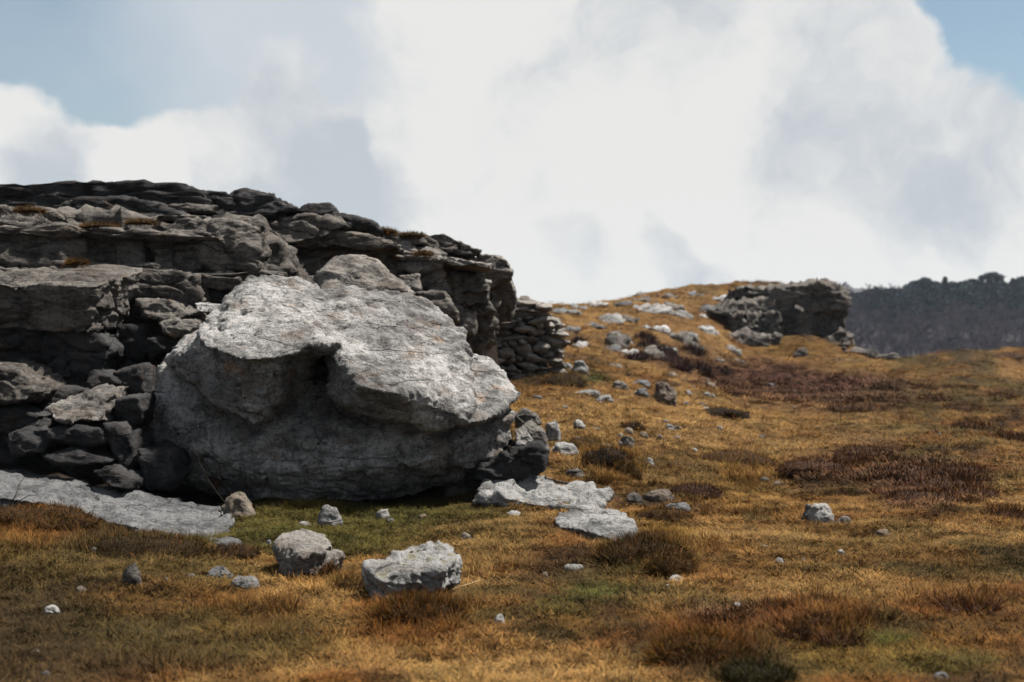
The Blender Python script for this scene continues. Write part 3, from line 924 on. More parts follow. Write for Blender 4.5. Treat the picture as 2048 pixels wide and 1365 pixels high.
bl = [P(a, b, y * .925) for a, b, y in [(548, 1106, 11.4), (575, 1116, 11.0), (605, 1112, 10.88), (645, 1104, 10.98), (680, 1108, 11.4), (682, 1150, 11.4), (625, 1152, 10.85), (570, 1155, 10.95), (550, 1145, 11.3), (600, 1112, 12.0), (670, 1108, 12.0), (600, 1150, 12.0)]]
bc = [P(a, b, y * .925) for a, b, y in [(570, 1090, 11.35), (645, 1085, 11.35), (660, 1130, 11.35), (570, 1135, 11.35), (575, 1090, 11.9), (645, 1090, 11.9), (645, 1130, 11.9), (575, 1130, 11.9)]]
tag(fused_rock('cracked_boulder', [bu, bl, bc], .011, 'greyrock', 31.0, rough=.35, strata=.35, cracks=.15, pits=1.1, chunk=.35), 'knobbly rounded boulder split by a dark crack in the turf', 'boulder')


def gstone(px, py, wpx, hpx, mat, label, group=None, sub=4, name='stone', depth=.8, sunk=.25, lean=0.0, flat=None, n=16, shape=None, **kw):
    """a stone that lies on the ground where its base meets pixel row py"""
    g = hit(px, py)
    s = g.y / F
    wx, h = wpx * s, hpx * s
    rs = random.Random(int(px * 7 + py * 3))
    pts = []
    for k in range(n):
        a = 2 * math.pi * (k + rs.uniform(-.3, .3)) / n
        for lv, sc in ((-sunk, .85), (.15, 1.0), (.6, rs.uniform(.6, .95)), (rs.uniform(.7, 1.0), rs.uniform(.3, .7))):
            zz = lv * h * (1 + rs.uniform(-.08, .12))
            pts.append((g.x + math.cos(a) * wx / 2 * sc * rs.uniform(.85, 1.05) + lean * zz, g.y + depth * wx / 2 + math.sin(a) * wx / 2 * sc * depth, g.z + zz))
    kw.setdefault('strata', .5)
    kw.setdefault('cracks', .3)
    kw.setdefault('chunk', .8)
    o = rock_obj(name, pts, mat, sub, k=30, **kw)
    return tag(o, label, 'rock' if wpx > 40 else 'stone', group)


gstone(475, 1040, 72, 50, 'tanstone', 'pointed tan stone standing at the tip of the long pavement slab', name='pointed_stone', lean=-.2)
gstone(656, 1056, 58, 44, 'mossy', 'rounded lichen speckled stone before the foot of the huge boulder', name='stone')
gstone(915, 995, 60, 28, 'cliff', 'dull brown stone between the huge boulder and the humped pale slab', name='stone')
gstone(262, 1178, 44, 46, 'cliff', 'dark upright stone half buried below the long pavement slab', name='stone', lean=-.1)
gstone(432, 1160, 60, 18, 'slab', 'low grey stone sunk in brown turf beside a rougher one', name='stone')
gstone(487, 1182, 66, 24, 'boulder', 'rough ridged stone sunk in brown turf next to a flatter one', name='stone')
gstone(1645, 1046, 62, 36, 'white', 'whitish lumpy stone alone on the open turf', name='stone', sub=5, mat_=None) if False else gstone(1647, 1046, 62, 36, 'white', 'whitish lumpy stone alone on the open turf', name='stone', sub=5)
gstone(1614, 1040, 22, 30, 'pale', 'small upright splinter touching the whitish lumpy stone', name='stone', lean=.2)
gstone(1692, 1050, 30, 14, 'cliff', 'small brown stone beside the whitish lumpy stone', name='stone')
gstone(1333, 812, 50, 46, 'tanstone', 'squat leaning grey brown boulder alone on the straw slope below the wall', name='boulder', sub=5, lean=-.12)
gstone(1130, 914, 64, 26, 'boulder', 'flat rounded stone in golden turf past the end of the huge boulder', name='stone')
gstone(1105, 885, 40, 36, 'boulder', 'mossy rounded stone in turf by the end of the huge boulder', name='stone')
gstone(1256, 898, 34, 28, 'cliff', 'grey pointed stone behind the grassy hummock with a dark face', name='stone')
gstone(1160, 862, 26, 18, 'boulder', 'small two toned stone on the straw slope uphill of the boulder', name='stone')
gstone(1160, 748, 40, 24, 'pale', 'white jagged stone lying at the end of the dry stone wall', name='stone')
gstone(1040, 757, 24, 12, 'pale', 'low pale stone at the foot of the dry stone wall', name='stone')
gstone(1135, 742, 24, 14, 'pale', 'small pale stone between wall end and white jagged stone', name='stone')
gstone(1240, 782, 36, 18, 'cliff', 'grey stone in a scatter of small rocks below the dry stone wall', name='stone')
gstone(1285, 775, 44, 16, 'slab', 'low grey slab in the turf near the squat leaning boulder', name='stone')
gstone(1285, 795, 30, 18, 'slab', 'low grey stone beside the squat leaning boulder', name='stone')
gstone(1175, 795, 60, 12, 'pale', 'flat white slab flush with the straw slope below the wall', name='stone')
gstone(1210, 806, 40, 14, 'pale', 'small flat slab next to the flush white slab on the slope', name='stone')
gstone(1300, 934, 26, 16, 'white', 'white rounded stone beside the hummock with the dark face', name='stone')
gstone(1320, 1008, 70, 24, 'tanstone', 'brown crusted stone at the brink of the mossy hollow', name='stone')
gstone(1270, 1012, 36, 22, 'cliff', 'grey stone between the humped pale slab and brown crusted stone', name='stone')
gstone(1360, 1030, 60, 18, 'slab', 'broken grey stone capped by turf near the brown crusted stone', name='stone')
gstone(1215, 990, 26, 14, 'pale', 'small pale stone at the corner of the humped pale slab', name='stone')
gstone(1150, 960, 46, 16, 'cliff', 'low brown stone behind the humped pale slab', name='stone')
gstone(1355, 1167, 36, 14, 'white', 'whitish stone on the turf in front of the big grassy hummock', name='stone')
gstone(765, 1042, 30, 20, 'white', 'white wedge shaped stone in the green turf before the huge boulder', name='stone')
gstone(100, 1234, 34, 15, 'white', 'clean white oval stone lying in dark olive turf', name='stone')
gstone(186, 1114, 17, 14, 'white', 'bright white pebble in dark turf below the pavement slab', name='stone')
gstone(1028, 1036, 32, 12, 'white', 'flat white stone just below the humped pale slab', name='stone')
gstone(1000, 1250, 22, 18, 'boulder', 'greyish lump in a dark scrape of the turf past the box boulder', name='stone')
gstone(932, 1085, 22, 16, 'tanstone', 'pinkish stone in a small turf scrape behind the box boulder', name='stone')
gstone(1145, 1146, 46, 12, 'white', 'thin whitish stone showing under a lip of dead grass', name='stone')
gstone(1200, 1130, 24, 12, 'pale', 'small pale stone in matted grass below the flat white slab', name='stone')
gstone(1090, 1160, 22, 14, 'tanstone', 'small buff stone beside the thin whitish stone', name='stone')
gstone(1885, 1362, 34, 14, 'slab', 'grey stone in yellow green turf at the bottom edge', name='stone')
gstone(1905, 1000, 20, 12, 'white', 'white stone below the broad heather patch', name='stone')
gstone(1770, 1076, 34, 14, 'tanstone', 'low brown stone on the open turf downhill of the heather', name='stone')
SM = [(1560, 1132, 20, 14), (1607, 1126, 14, 9), (1530, 1098, 16, 6), (1683, 1112, 14, 8), (1872, 1088, 9, 5), (780, 1048, 20, 9), (846, 1040, 20, 9), (603, 1270, 13, 8), (632, 1275, 16, 9), (703, 1330, 18, 10), (470, 1273, 14, 9),
      (607, 1056, 34, 8), (537, 1093, 14, 10), (1311, 1211, 9, 7), (1103, 1312, 10, 6), (1475, 1218, 14, 6), (1530, 965, 22, 10), (1560, 975, 30, 8), (1590, 822, 12, 8), (1355, 880, 18, 8), (1440, 862, 14, 9), (1420, 830, 14, 8), (1320, 880, 18, 10),
      (1335, 1178, 10, 6), (1880, 872, 10, 7), (1525, 880, 16, 8), (1345, 755, 26, 8), (1260, 690, 18, 8), (1475, 712, 26, 12), (90, 1362, 22, 16), (70, 1310, 14, 8), (300, 1360, 14, 9), (1340, 862, 22, 12),
      (560, 1150, 12, 8), (612, 1200, 12, 7), (750, 1200, 12, 8), (380, 1160, 22, 10), (330, 1165, 18, 8), (160, 1190, 24, 12), (1390, 905, 12, 6), (1180, 930, 18, 8), (1110, 1000, 10, 6), (1255, 960, 14, 8), (1425, 795, 16, 7), (1130, 820, 16, 7), (1075, 800, 22, 9)]
rk = random.Random(77)
for _ in range(26):
    f_ = rk.random()
    SM.append((int(1070 + 420 * f_ + rk.uniform(-60, 160)), int(905 - 150 * f_ + rk.uniform(-30, 40)), rk.randint(9, 26), rk.randint(5, 12)))
for i, (a, b, ww, hh) in enumerate(SM):
    gstone(a, b, ww, hh, ['pale', 'slab', 'tanstone', 'white'][i % 4], 'small %s stone lying loose in the short brown turf' % ['pale pitted', 'blue grey', 'tan', 'clean white'][i % 4], 'small stones scattered on the turf', sub=3, n=8)

# ------------------------------------------------------------------ dry stone wall
wl = bpy.data.objects.new('dry_stone_wall', None)
wl.location = P(1040, 745, 25.6)
C.objects.link(wl)
tag(wl, 'tumbledown dry stone wall butting against the end of the cliff', 'wall')
stone_meshes = []
for k in range(12):
    rs = np.random.RandomState(k)
    q = rs.uniform(-1, 1, (14, 3)) * (1, .9, .9)
    q = np.concatenate([q, [(1, 0, 0), (-1, 0, 0), (0, 0, .9), (0, 0, -.9), (0, -1, 0), (0, 1, 0)]])
    v, f = convex_rock(q * (.5, .5, .5), 3, k * 3.1, k=40, L=.8, rough=.8, strata=0, cracks=0, pits=0, chunk=1.2)
    v = v / np.abs(v).max(0) * .5
    ms = mesh_from('wall_stone', v, f)
    ms.materials.append(M['wall'])
    stone_meshes.append(ms)
rs = random.Random(5)
wa = Vector(((900 - 1024) / F * 25.2, 25.2, 0))
wb = Vector(((1112 - 1024) / F * 25.9, 25.9, 0))
wdir = (wb - wa)
wlen = wdir.length
wdir.normalize()
wnrm = Vector((wdir.y, -wdir.x, 0))


def wall_top(s):
    px = 900 + (1112 - 900) * s / wlen
    py = np.interp(px, [900, 945, 975, 1005, 1030, 1060, 1080, 1098, 1114], [655, 645, 636, 620, 604, 606, 610, 626, 645])
    return CZ - (py - 682.5) / F * 25.6


def wall_bot(s):
    px = 900 + (1112 - 900) * s / wlen
    py = np.interp(px, [900, 1000, 1060, 1114], [770, 762, 752, 742])
    return CZ - (py - 682.5) / F * 25.6 - .08


mats_w = [M['wall']]
for lay in (0, 1):
    row = 0
    zoff = 0.0
    while zoff < 1.6:
        h = rs.choice([.085, .11, .14, .18])
        s = -rs.uniform(0, .2)
        while s < wlen:
            ln = rs.choice([rs.uniform(.11, .2), rs.uniform(.18, .32), rs.uniform(.3, .5)])
            zz = wall_bot(s + ln / 2) + zoff + h / 2
            if zz < wall_top(s + ln / 2) + .03 and (lay == 0 or rs.random() < .75):
                o = bpy.data.objects.new('wall_stone', rs.choice(stone_meshes))
                C.objects.link(o)
                o.parent = wl
                pos = wa + wdir * (s + ln / 2) + wnrm * (rs.uniform(-.05, .05) - lay * .30)
                pos.z = zz + rs.uniform(-.015, .015)
                o.location = pos - wl.location
                o.scale = (ln * 1.16, rs.uniform(.28, .4), h * 1.38)
                o.rotation_euler = (rs.uniform(-.12, .12), rs.uniform(-.2, .2), math.atan2(wdir.y, wdir.x) + rs.uniform(-.2, .2))
            s += ln
        zoff += h
core = []
for s_ in np.linspace(0, wlen - .12, 7):
    for zz in (wall_bot(s_) - .1, wall_top(s_) - .14):
        for dn in (.12, .34):
            q = wa + wdir * float(s_) - wnrm * dn
            core.append((q.x, q.y, float(zz)))
part('rubble_core', core, 'dark', 5, parent=wl, chunk=1.0, k=50)
# end stones of the wall head
for k in range(9):
    o = bpy.data.objects.new('wall_stone', rs.choice(stone_meshes))
    C.objects.link(o)
    o.parent = wl
    pos = wb + wdir * .02 - wnrm * rs.uniform(0, .3)
    pos.z = wall_bot(wlen) + .08 + k * .115
    o.location = pos - wl.location
    o.scale = (rs.uniform(.28, .4), rs.uniform(.3, .4), .15)
    o.rotation_euler = (rs.uniform(-.1, .1), rs.uniform(-.1, .1), rs.uniform(-.3, .3))
for (a, b, ww, hh) in [(1050, 607, 60, 16), (1085, 614, 44, 14), (1060, 620, 50, 14), (1010, 625, 40, 16)]:
    q = P(a, b, 25.7)
    o = bpy.data.objects.new('coping_stone', rs.choice(stone_meshes))
    C.objects.link(o)
    o.parent = wl
    o.location = q - wl.location
    s_ = 25.7 / F
    o.scale = (ww * s_, .45, hh * s_ * 1.2)
    o.rotation_euler = (.1, .15, rs.uniform(-.3, .3))

# ------------------------------------------------------------------ far crag and its slope of bare rock
cg = bpy.data.objects.new('far_crag', None)
cg.location = P(1600, 690, 60)
C.objects.link(cg)
tag(cg, 'craggy grey cliff ending the grassy hill in front of the wood', 'rock outcrop')
CRAG = [
    ([(1535, 588), (1680, 580), (1685, 680), (1640, 690), (1535, 690)], 60.6, 4, 'dark', 5, .1),
    ([(1548, 602), (1556, 578), (1600, 570), (1640, 562), (1660, 564), (1684, 578), (1696, 600), (1692, 622), (1640, 625), (1560, 625)], 59.9, 5, 'dark', 5, .0),
    ([(1490, 574), (1560, 573), (1572, 590), (1500, 592)], 61.5, 5, 'cliff', 4, .8),
    ([(1560, 618), (1592, 614), (1594, 660), (1590, 692), (1556, 690)], 59.8, 4, 'cliff', 5, .0),
    ([(1594, 616), (1624, 612), (1624, 664), (1606, 690), (1592, 690)], 59.6, 4, 'cliff', 5, .0),
    ([(1620, 600), (1656, 598), (1660, 640), (1650, 672), (1622, 668)], 60.2, 4, 'dark', 5, -.1),
    ([(1656, 598), (1690, 596), (1688, 640), (1680, 668), (1658, 668)], 60.4, 4, 'dark', 5, -.1),
    ([(1620, 645), (1680, 640), (1678, 682), (1624, 686)], 60.0, 4, 'cliff', 4, .1),
    ([(1425, 622), (1470, 606), (1545, 598), (1556, 612), (1556, 628), (1470, 634)], 59.9, 4, 'cliff', 5, .7),
    ([(1462, 630), (1490, 626), (1492, 668), (1468, 662)], 59.2, 4, 'cliff', 4, .1),
    ([(1490, 628), (1524, 626), (1526, 672), (1492, 670)], 59.4, 4, 'cliff', 4, .0),
    ([(1524, 628), (1558, 626), (1562, 674), (1526, 674)], 59.2, 4, 'cliff', 4, .0),
    ([(1430, 676), (1500, 662), (1540, 674), (1530, 704), (1480, 702), (1432, 692)], 57.5, 3, 'dark', 4, .7),
    ([(1530, 670), (1562, 668), (1560, 690), (1534, 692)], 58.6, 2, 'cliff', 4, .2),
    ([(1650, 676), (1680, 660), (1704, 676), (1694, 694), (1660, 692)], 59.0, 2, 'cliff', 4, .3)]
for o, y, t, mt, sb, tl in CRAG:
    mt = 'cliff'
    part('block', blk(o, y, t, tilt=tl, bulge=.15, jit=.25, grow=1.13), mt, sb, parent=cg, L=2.6, strata=.9, cracks=1.1, rough=.9, k=120, chunk=1.8)
horn = P(1660, 566, 61)
part('horn', [P(1648, 556, 61), P(1656, 562, 60.8), P(1672, 572, 60.8), P(1682, 582, 61), P(1660, 578, 61), P(1664, 570, 61.6), P(1652, 560, 61.6)], 'dark', 3, parent=cg)
for i, (a, b, ww, hh) in enumerate([(1725, 692, 60, 12), (1750, 690, 24, 14), (1702, 690, 22, 16), (1790, 690, 34, 14), (1770, 700, 40, 10), (1735, 704, 24, 9), (1605, 716, 30, 18), (1690, 708, 16, 12)]):
    gstone(a, b, ww, hh, 'cliff', 'grey rock fallen from the far crag near the wood', 'rocks strewn below the far crag', n=9, L=.6)
SLABS = [(1135, 630, 70, 8), (1200, 617, 60, 9), (1160, 622, 40, 6), (1290, 606, 60, 10), (1250, 612, 40, 7), (1310, 630, 110, 20), (1360, 636, 80, 16), (1345, 622, 60, 12), (1430, 634, 64, 24), (1400, 640, 50, 10), (1220, 650, 80, 16), (1255, 648, 50, 12),
         (1190, 658, 70, 8), (1420, 672, 50, 16), (1380, 682, 40, 16), (1235, 695, 60, 26), (1225, 706, 50, 16), (1260, 715, 60, 14), (1340, 712, 40, 14), (1360, 690, 60, 24), (1390, 700, 44, 14), (1470, 712, 30, 14), (1285, 590, 40, 5), (1340, 598, 60, 8),
         (1400, 592, 50, 7), (1455, 606, 60, 10), (1500, 606, 50, 12), (1310, 720, 50, 20), (1140, 668, 40, 10), (1160, 698, 36, 10), (1230, 735, 22, 10), (1440, 728, 40, 12), (1480, 730, 30, 10), (1330, 670, 40, 12), (1290, 664, 30, 8)]
for i, (a, b, ww, hh) in enumerate(SLABS):
    gstone(a, b, ww, hh, ['slab', 'boulder', 'pale', 'cliff'][i % 4], 'low %s limestone ledge breaking through the far grassy hillside' % ['blue grey', 'mottled grey', 'whitish', 'dark brown grey'][i % 4], 'bare ledges on the far hillside', sub=3, name='limestone_ledge', n=11, depth=1.6, sunk=.8, L=1.0, strata=1.6, cracks=1.0, rough=1.5, chunk=1.6)


# ------------------------------------------------------------------ grass
def blade_mesh(rs, nb, rmax, lmin, lmax, wd, tilt, seg=3):
    V, Fc, var = [], [], []
    for b in range(nb):
        a = rs.uniform(0, 2 * math.pi)
        r = rmax * math.sqrt(rs.random())
        x, y = r * math.cos(a), r * math.sin(a)
        L = rs.uniform(lmin, lmax)
        az = a + rs.gauss(0, 1.0)
        th = min(1.5, abs(rs.gauss(tilt, .35)))
        ww = wd * rs.uniform(.6, 1.2)
        z = -0.01
        sx, sy = -math.sin(az), math.cos(az)
        tone = rs.choice([rs.uniform(.4, .9), rs.uniform(.75, 1.2), rs.uniform(.9, 1.55)])
        hue = rs.uniform(-.12, .12)
        base = len(V)
        for k in range(seg + 1):
            f = k / seg
            hw = ww * (1 - f * .85) / 2
            V += [(x + sx * hw, y + sy * hw, z), (x - sx * hw, y - sy * hw, z)]
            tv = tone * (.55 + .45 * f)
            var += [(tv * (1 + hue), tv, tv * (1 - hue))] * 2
            tk = th + f * .55
            x += math.sin(tk) * math.cos(az) * L / seg
            y += math.sin(tk) * math.sin(az) * L / seg
            z += math.cos(tk) * L / seg
        for k in range(seg):
            q = base + 2 * k
            Fc.append((q, q + 1, q + 3, q + 2))
    return np.array(V), np.array(Fc), np.array(var)


tpl = bpy.data.collections.new('grass_templates')
rs = random.Random(3)
for k in range(8):
    if k < 4:      # cropped, matted turf
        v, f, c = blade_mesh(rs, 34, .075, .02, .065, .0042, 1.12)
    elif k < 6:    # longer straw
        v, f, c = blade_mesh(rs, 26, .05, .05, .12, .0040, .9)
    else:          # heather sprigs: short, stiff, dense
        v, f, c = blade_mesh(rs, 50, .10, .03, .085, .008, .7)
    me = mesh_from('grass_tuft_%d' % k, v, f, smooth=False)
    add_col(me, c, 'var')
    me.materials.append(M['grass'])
    o = bpy.data.objects.new('tuft_%d' % k, me)
    tpl.objects.link(o)

gn = bpy.data.node_groups.new('scatter', 'GeometryNodeTree')
gn.interface.new_socket('Geometry', in_out='INPUT', socket_type='NodeSocketGeometry')
gn.interface.new_socket('Geometry', in_out='OUTPUT', socket_type='NodeSocketGeometry')
gi = gn.nodes.new('NodeGroupInput')
go = gn.nodes.new('NodeGroupOutput')
iop = gn.nodes.new('GeometryNodeInstanceOnPoints')
ci = gn.nodes.new('GeometryNodeCollectionInfo')
ci.inputs['Collection'].default_value = tpl
ci.inputs['Separate Children'].default_value = True
ci.inputs['Reset Children'].default_value = True
iop.inputs['Pick Instance'].default_value = True


def named(nm, typ):
    a = gn.nodes.new('GeometryNodeInputNamedAttribute')
    a.data_type = typ
    a.inputs['Name'].default_value = nm
    return [s for s in a.outputs if s.enabled and s.name == 'Attribute'][0]


gn.links.new(gi.outputs[0], iop.inputs['Points'])
gn.links.new(ci.outputs[0], iop.inputs['Instance'])
gn.links.new(named('idx', 'INT'), iop.inputs['Instance Index'])
gn.links.new(named('rot', 'FLOAT_VECTOR'), iop.inputs['Rotation'])
gn.links.new(named('scl', 'FLOAT_VECTOR'), iop.inputs['Scale'])
gn.links.new(iop.outputs[0], go.inputs[0])


def scatter(name, Pts, rot, scl, idx, col, label, cat):
    me = bpy.data.meshes.new(name)
    me.vertices.add(len(Pts))
    me.vertices.foreach_set('co', np.asarray(Pts, np.float32).ravel())
    for nm, arr in (('rot', rot), ('scl', scl)):
        a = me.attributes.new(nm, 'FLOAT_VECTOR', 'POINT')
        a.data.foreach_set('vector', np.asarray(arr, np.float32).ravel())
    a = me.attributes.new('idx', 'INT', 'POINT')
    a.data.foreach_set('value', np.asarray(idx, np.int32))
    add_col(me, col)
    me.update()
    o = link(name, me)
    md = o.modifiers.new('scatter', 'NODES')
    md.node_group = gn
    tag(o, label, cat, kind='stuff')
    return o


rng = np.random.RandomState(21)
HUM = [  # hummocks carry longer grass: px, py(base), rx, ry
    (1300, 1110, 110, 50), (1430, 1310, 130, 60), (830, 1235, 120, 50), (270, 1085, 170, 45), (1215, 925, 70, 45), (640, 1160, 70, 30), (60, 1040, 110, 40), (1650, 1240, 140, 40), (1500, 950, 60, 40), (560, 1225, 40, 25)]


def sample(n, y0, y1, power):
    t = rng.random(n)
    Y = (y0 ** power + t * (y1 ** power - y0 ** power)) ** (1 / power)
    u = rng.uniform(-.40, .40, n)
    return u * Y, Y


def make_grass(n, y0, y1, power, size, seed):
    X, Y = sample(n, y0, y1, power)
    px = X / Y * F + 1024
    Z = ground_z(X, Y)
    py = 682.5 - (Z - CZ) / Y * F
    keep = (Y < np.interp(px, CL_PX, CL_Y) - 3.8) | (px > 1000)
    keep &= ~((px < 500) & (Y > 13.9)) & ~((px < 1000) & (Y > 15.2))
    keep &= ~(plateau(px, Y) > .02)
    # bare scrapes and thin turf
    p = np.stack([X, Y, 0 * X], 1)
    keep &= fbm(p / .8 + 40, 3) > -.95
    a_ = ((X - OX) / OS).astype(int)
    b_ = ((Y - OY) / OS).astype(int)
    inn = (a_ >= 0) & (a_ < 600) & (b_ >= 0) & (b_ < 620)
    keep &= ~(inn & OCC[np.clip(a_, 0, 599), np.clip(b_, 0, 619)])
    X, Y, Z, px, py = X[keep], Y[keep], Z[keep], px[keep], py[keep]
    p = np.stack([X, Y, 0 * X], 1)
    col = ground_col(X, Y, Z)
    m = len(X)
    col = col * rng.uniform(.5, 1.5, (m, 1))
    longg = np.zeros(m)
    for a, b, rx, ry in HUM:
        longg = np.maximum(longg, sstep(1.3, .3, ((px - a) / rx) ** 2 + ((py - b) / ry) ** 2))
    longg = np.maximum(longg, .55 * sstep(.25, .6, fbm(p / 1.1 + 60, 3)))
    heath = np.linalg.norm(col / (col.sum(1)[:, None]) - HEATH / HEATH.sum(), axis=1) < .07
    idx = rng.randint(0, 4, m)
    isl = rng.random(m) < (.10 + .8 * longg)
    idx[isl] = rng.randint(4, 6, isl.sum())
    idx[heath] = rng.randint(6, 8, heath.sum())
    rot = np.stack([rng.normal(0, .18, m), rng.normal(0, .18, m), rng.uniform(0, 6.283, m)], 1)
    s = size * rng.uniform(.7, 1.35, m)
    s = s[:, None] * np.stack([np.ones(m), np.ones(m), (.62 + .4 * longg) * np.interp(Y, [10, 30, 70], [1, .75, .5])], 1)
    return np.stack([X, Y, Z], 1), rot, s, idx, col


sets = [make_grass(90000, 5.2, 15.5, 1.6, 1.0, 1), make_grass(56000, 15, 32, 1.6, 1.5, 2), make_grass(50000, 31, 76, 1.5, 2.6, 3)]
cat_ = [np.concatenate([s_[k] for s_ in sets]) for k in range(5)]
scatter('turf_grass', *cat_, 'cropped straw brown moorland turf covering the slope', 'grass')


# ------------------------------------------------------------------ tussocks and heather bushes, each a plant
def tussock(name, px, py, wpx, hpx, cols, label, cat, nb=1600, lmin=.07, lmax=.2, group=None, tilt=.6, wd=.005, mound_col=None, at=None, asp=.75, rootsink=.25):
    g = at or hit(px, py)
    if cat == 'heather':
        wpx, hpx, asp = wpx * 1.25, hpx * .68, 1.1
    s = g.y / F
    wx, h = wpx * s * 1.08, hpx * s * .85
    rr = np.random.RandomState(int(px * 3 + py))
    root = bpy.data.objects.new(name, None)
    root.location = (g.x, g.y + wx * asp / 2, g.z)
    C.objects.link(root)
    tag(root, label, cat, group)
    D, Fc = ico(3)
    n = 1 + .22 * fbm(D * 1.6 + px, 3)
    V = D * n[:, None] * (wx / 2 * .92, wx * asp / 2 * .92, h * .85)
    V[:, 2] = np.where(V[:, 2] < 0, V[:, 2] * rootsink, V[:, 2])
    me = mesh_from('mound', V, Fc)
    cols = np.array(cols)
    base = np.array(mound_col if mound_col is not None else cols.mean(0) * .45)
    add_col(me, np.tile(base, (len(V), 1)) * rr.uniform(.6, 1.3, (len(V), 1)))
    link('mound', me, M['ground'], root)
    N = vnormals(V, Fc)
    ok = np.where(V[:, 2] > -0.02)[0]
    pick = rr.choice(ok, nb)
    pick2 = Fc[rr.randint(0, len(Fc), nb)]
    bar = rr.dirichlet((1, 1, 1), nb)
    PT = (V[pick2] * bar[:, :, None]).sum(1)
    NN = (N[pick2] * bar[:, :, None]).sum(1)
    keep = PT[:, 2] > -.03
    PT, NN = PT[keep], NN[keep]
    m = len(PT)
    L = rr.uniform(lmin, lmax, m) * .62
    dirn = NN * .55 + rr.normal(0, tilt * .7, (m, 3)) + np.array((0, 0, .45))
    dirn /= np.linalg.norm(dirn, axis=1)[:, None]
    side = np.cross(dirn, rr.normal(size=(m, 3)))
    side /= np.linalg.norm(side, axis=1)[:, None] + 1e-9
    W = wd * rr.uniform(.6, 1.3, m) * (s / .004) ** .5
    cc = cols[rr.randint(0, len(cols), m)] * rr.uniform(.5, 1.4, (m, 1))
    # tops of a tussock bleach first: colours vary by patch
    patch = sstep(-.2, .4, fbm(PT * 6 + px, 2))
    cc = cc * (.7 + .6 * patch[:, None])
    Vs, Cs = [], []
    pos = PT - NN * .01
    for k in range(4):
        f = k / 3
        hw = (W * (1 - .85 * f) / 2)[:, None] * side
        Vs += [pos + hw, pos - hw]
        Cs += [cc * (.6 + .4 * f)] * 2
        dk = dirn + np.array((0, 0, -.55)) * f * f
        pos = pos + dk * (L / 3)[:, None]
    VV = np.stack(Vs, 1).reshape(-1, 3)
    CC = np.stack(Cs, 1).reshape(-1, 3)
    b = (np.arange(m) * 8)[:, None]
    q = np.concatenate([b + np.array([[2 * k, 2 * k + 1, 2 * k + 3, 2 * k + 2]]) for k in range(3)], 0)
    me = mesh_from('blades', VV, q, smooth=False)
    add_col(me, CC)
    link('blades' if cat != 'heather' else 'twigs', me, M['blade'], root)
    return root


tussock('grass_hummock', 1290, 1140, 200, 66, [OLIVE, RUST, GOLD * .8, DARK], 'big shaggy olive and rust hummock under the flat white slab', 'tussock', 5200, .06, .17)
tussock('grass_hummock', 1345, 1160, 110, 60, [GOLD, RUST, OLIVE], 'golden shoulder of turf joined to the big shaggy hummock', 'tussock', 2600, .05, .13)
tussock('grass_hummock', 1410, 1345, 220, 72, [RUST, GOLD, RUST, OLIVE], 'large rusty orange tussock with a dark fringe at the bottom edge', 'tussock', 5200, .06, .17)
tussock('grass_hummock', 1520, 1385, 170, 46, [DARK, OLIVE, GREEN * .7], 'dark green tussock crowding the large rusty orange one', 'tussock', 3000, .06, .15)
tussock('grass_tussock', 830, 1262, 190, 62, [RUST, OLIVE, GOLD * .7, DARK, RUST], 'long rusty grass tussock growing against the box boulder', 'tussock', 5200, .08, .20)
tussock('grass_tussock', 700, 1190, 110, 36, [STRAW * .8, TAN, OLIVE], 'straw coloured tussock between cracked boulder and box boulder', 'tussock', 2400, .07, .18)
tussock('grass_tussock', 640, 1165, 70, 36, [RUST, TAN, DARK], 'tuft of dead grass at the base of the cracked boulder', 'tussock', 1600, .07, .17)
tussock('grass_hummock', 250, 1128, 270, 52, [OLIVE, DARK, RUST, GREEN * .7], 'dark olive turf bank under the edge of the long pavement slab', 'tussock', 5200, .05, .13)
tussock('grass_hummock', 50, 1066, 230, 60, [OLIVE, RUST, TAN * .8], 'brown turf bank overgrowing the edge of the pavement slab', 'tussock', 4600, .05, .13)
tussock('grass_hummock', 455, 1122, 110, 34, [OLIVE, DARK, RUST], 'low turf cushion beneath the small broken slab', 'tussock', 1600, .05, .11)
tussock('grass_hummock', 1215, 945, 110, 62, [OLIVE * .8, GOLD * .8, DARK, RUST], 'steep grassy hummock with a dark hollow face on the slope', 'tussock', 3200, .06, .15, mound_col=DARK * .6)
tussock('grass_hummock', 1255, 962, 60, 50, [GOLD, OLIVE, RUST], 'golden skirt of turf beside the hummock with dark hollow face', 'tussock', 1600, .05, .13)
tussock('grass_hummock', 1170, 905, 80, 34, [GOLD, OLIVE, TAN], 'low golden cushion of turf uphill of the dark faced hummock', 'tussock', 1600, .05, .12)
tussock('grass_hummock', 1480, 940, 170, 40, [TAN, RUST, OLIVE], 'brown lumpy hummock on the slope downhill of the squat boulder', 'tussock', 2600, .06, .15)
tussock('grass_hummock', 1450, 840, 110, 26, [TAN, GOLD, OLIVE], 'turf ridge with a dark undercut edge on the slope', 'tussock', 1800, .06, .15, mound_col=DARK * .5)
tussock('grass_hummock', 1265, 862, 50, 20, [DARK, RUST, OLIVE], 'small dark tuft alone on the straw slope', 'tussock', 900, .06, .14)
tussock('grass_hummock', 1130, 778, 100, 34, [OLIVE, GOLD * .7, DARK], 'dark turf bank at the foot of the dry stone wall', 'tussock', 2400, .06, .16)
tussock('grass_hummock', 1330, 1050, 120, 34, [GOLD * .8, OLIVE, RUST], 'rusty turf lip beside the flat white slab', 'tussock', 2200, .05, .13)
tussock('heather_bush', 1400, 1000, 86, 48, [HEATH, HEATH * 1.3, RUST, DARK], 'dome of brown heather crowning a lump of rock on the turf', 'heather', 2600, .05, .12, wd=.006)
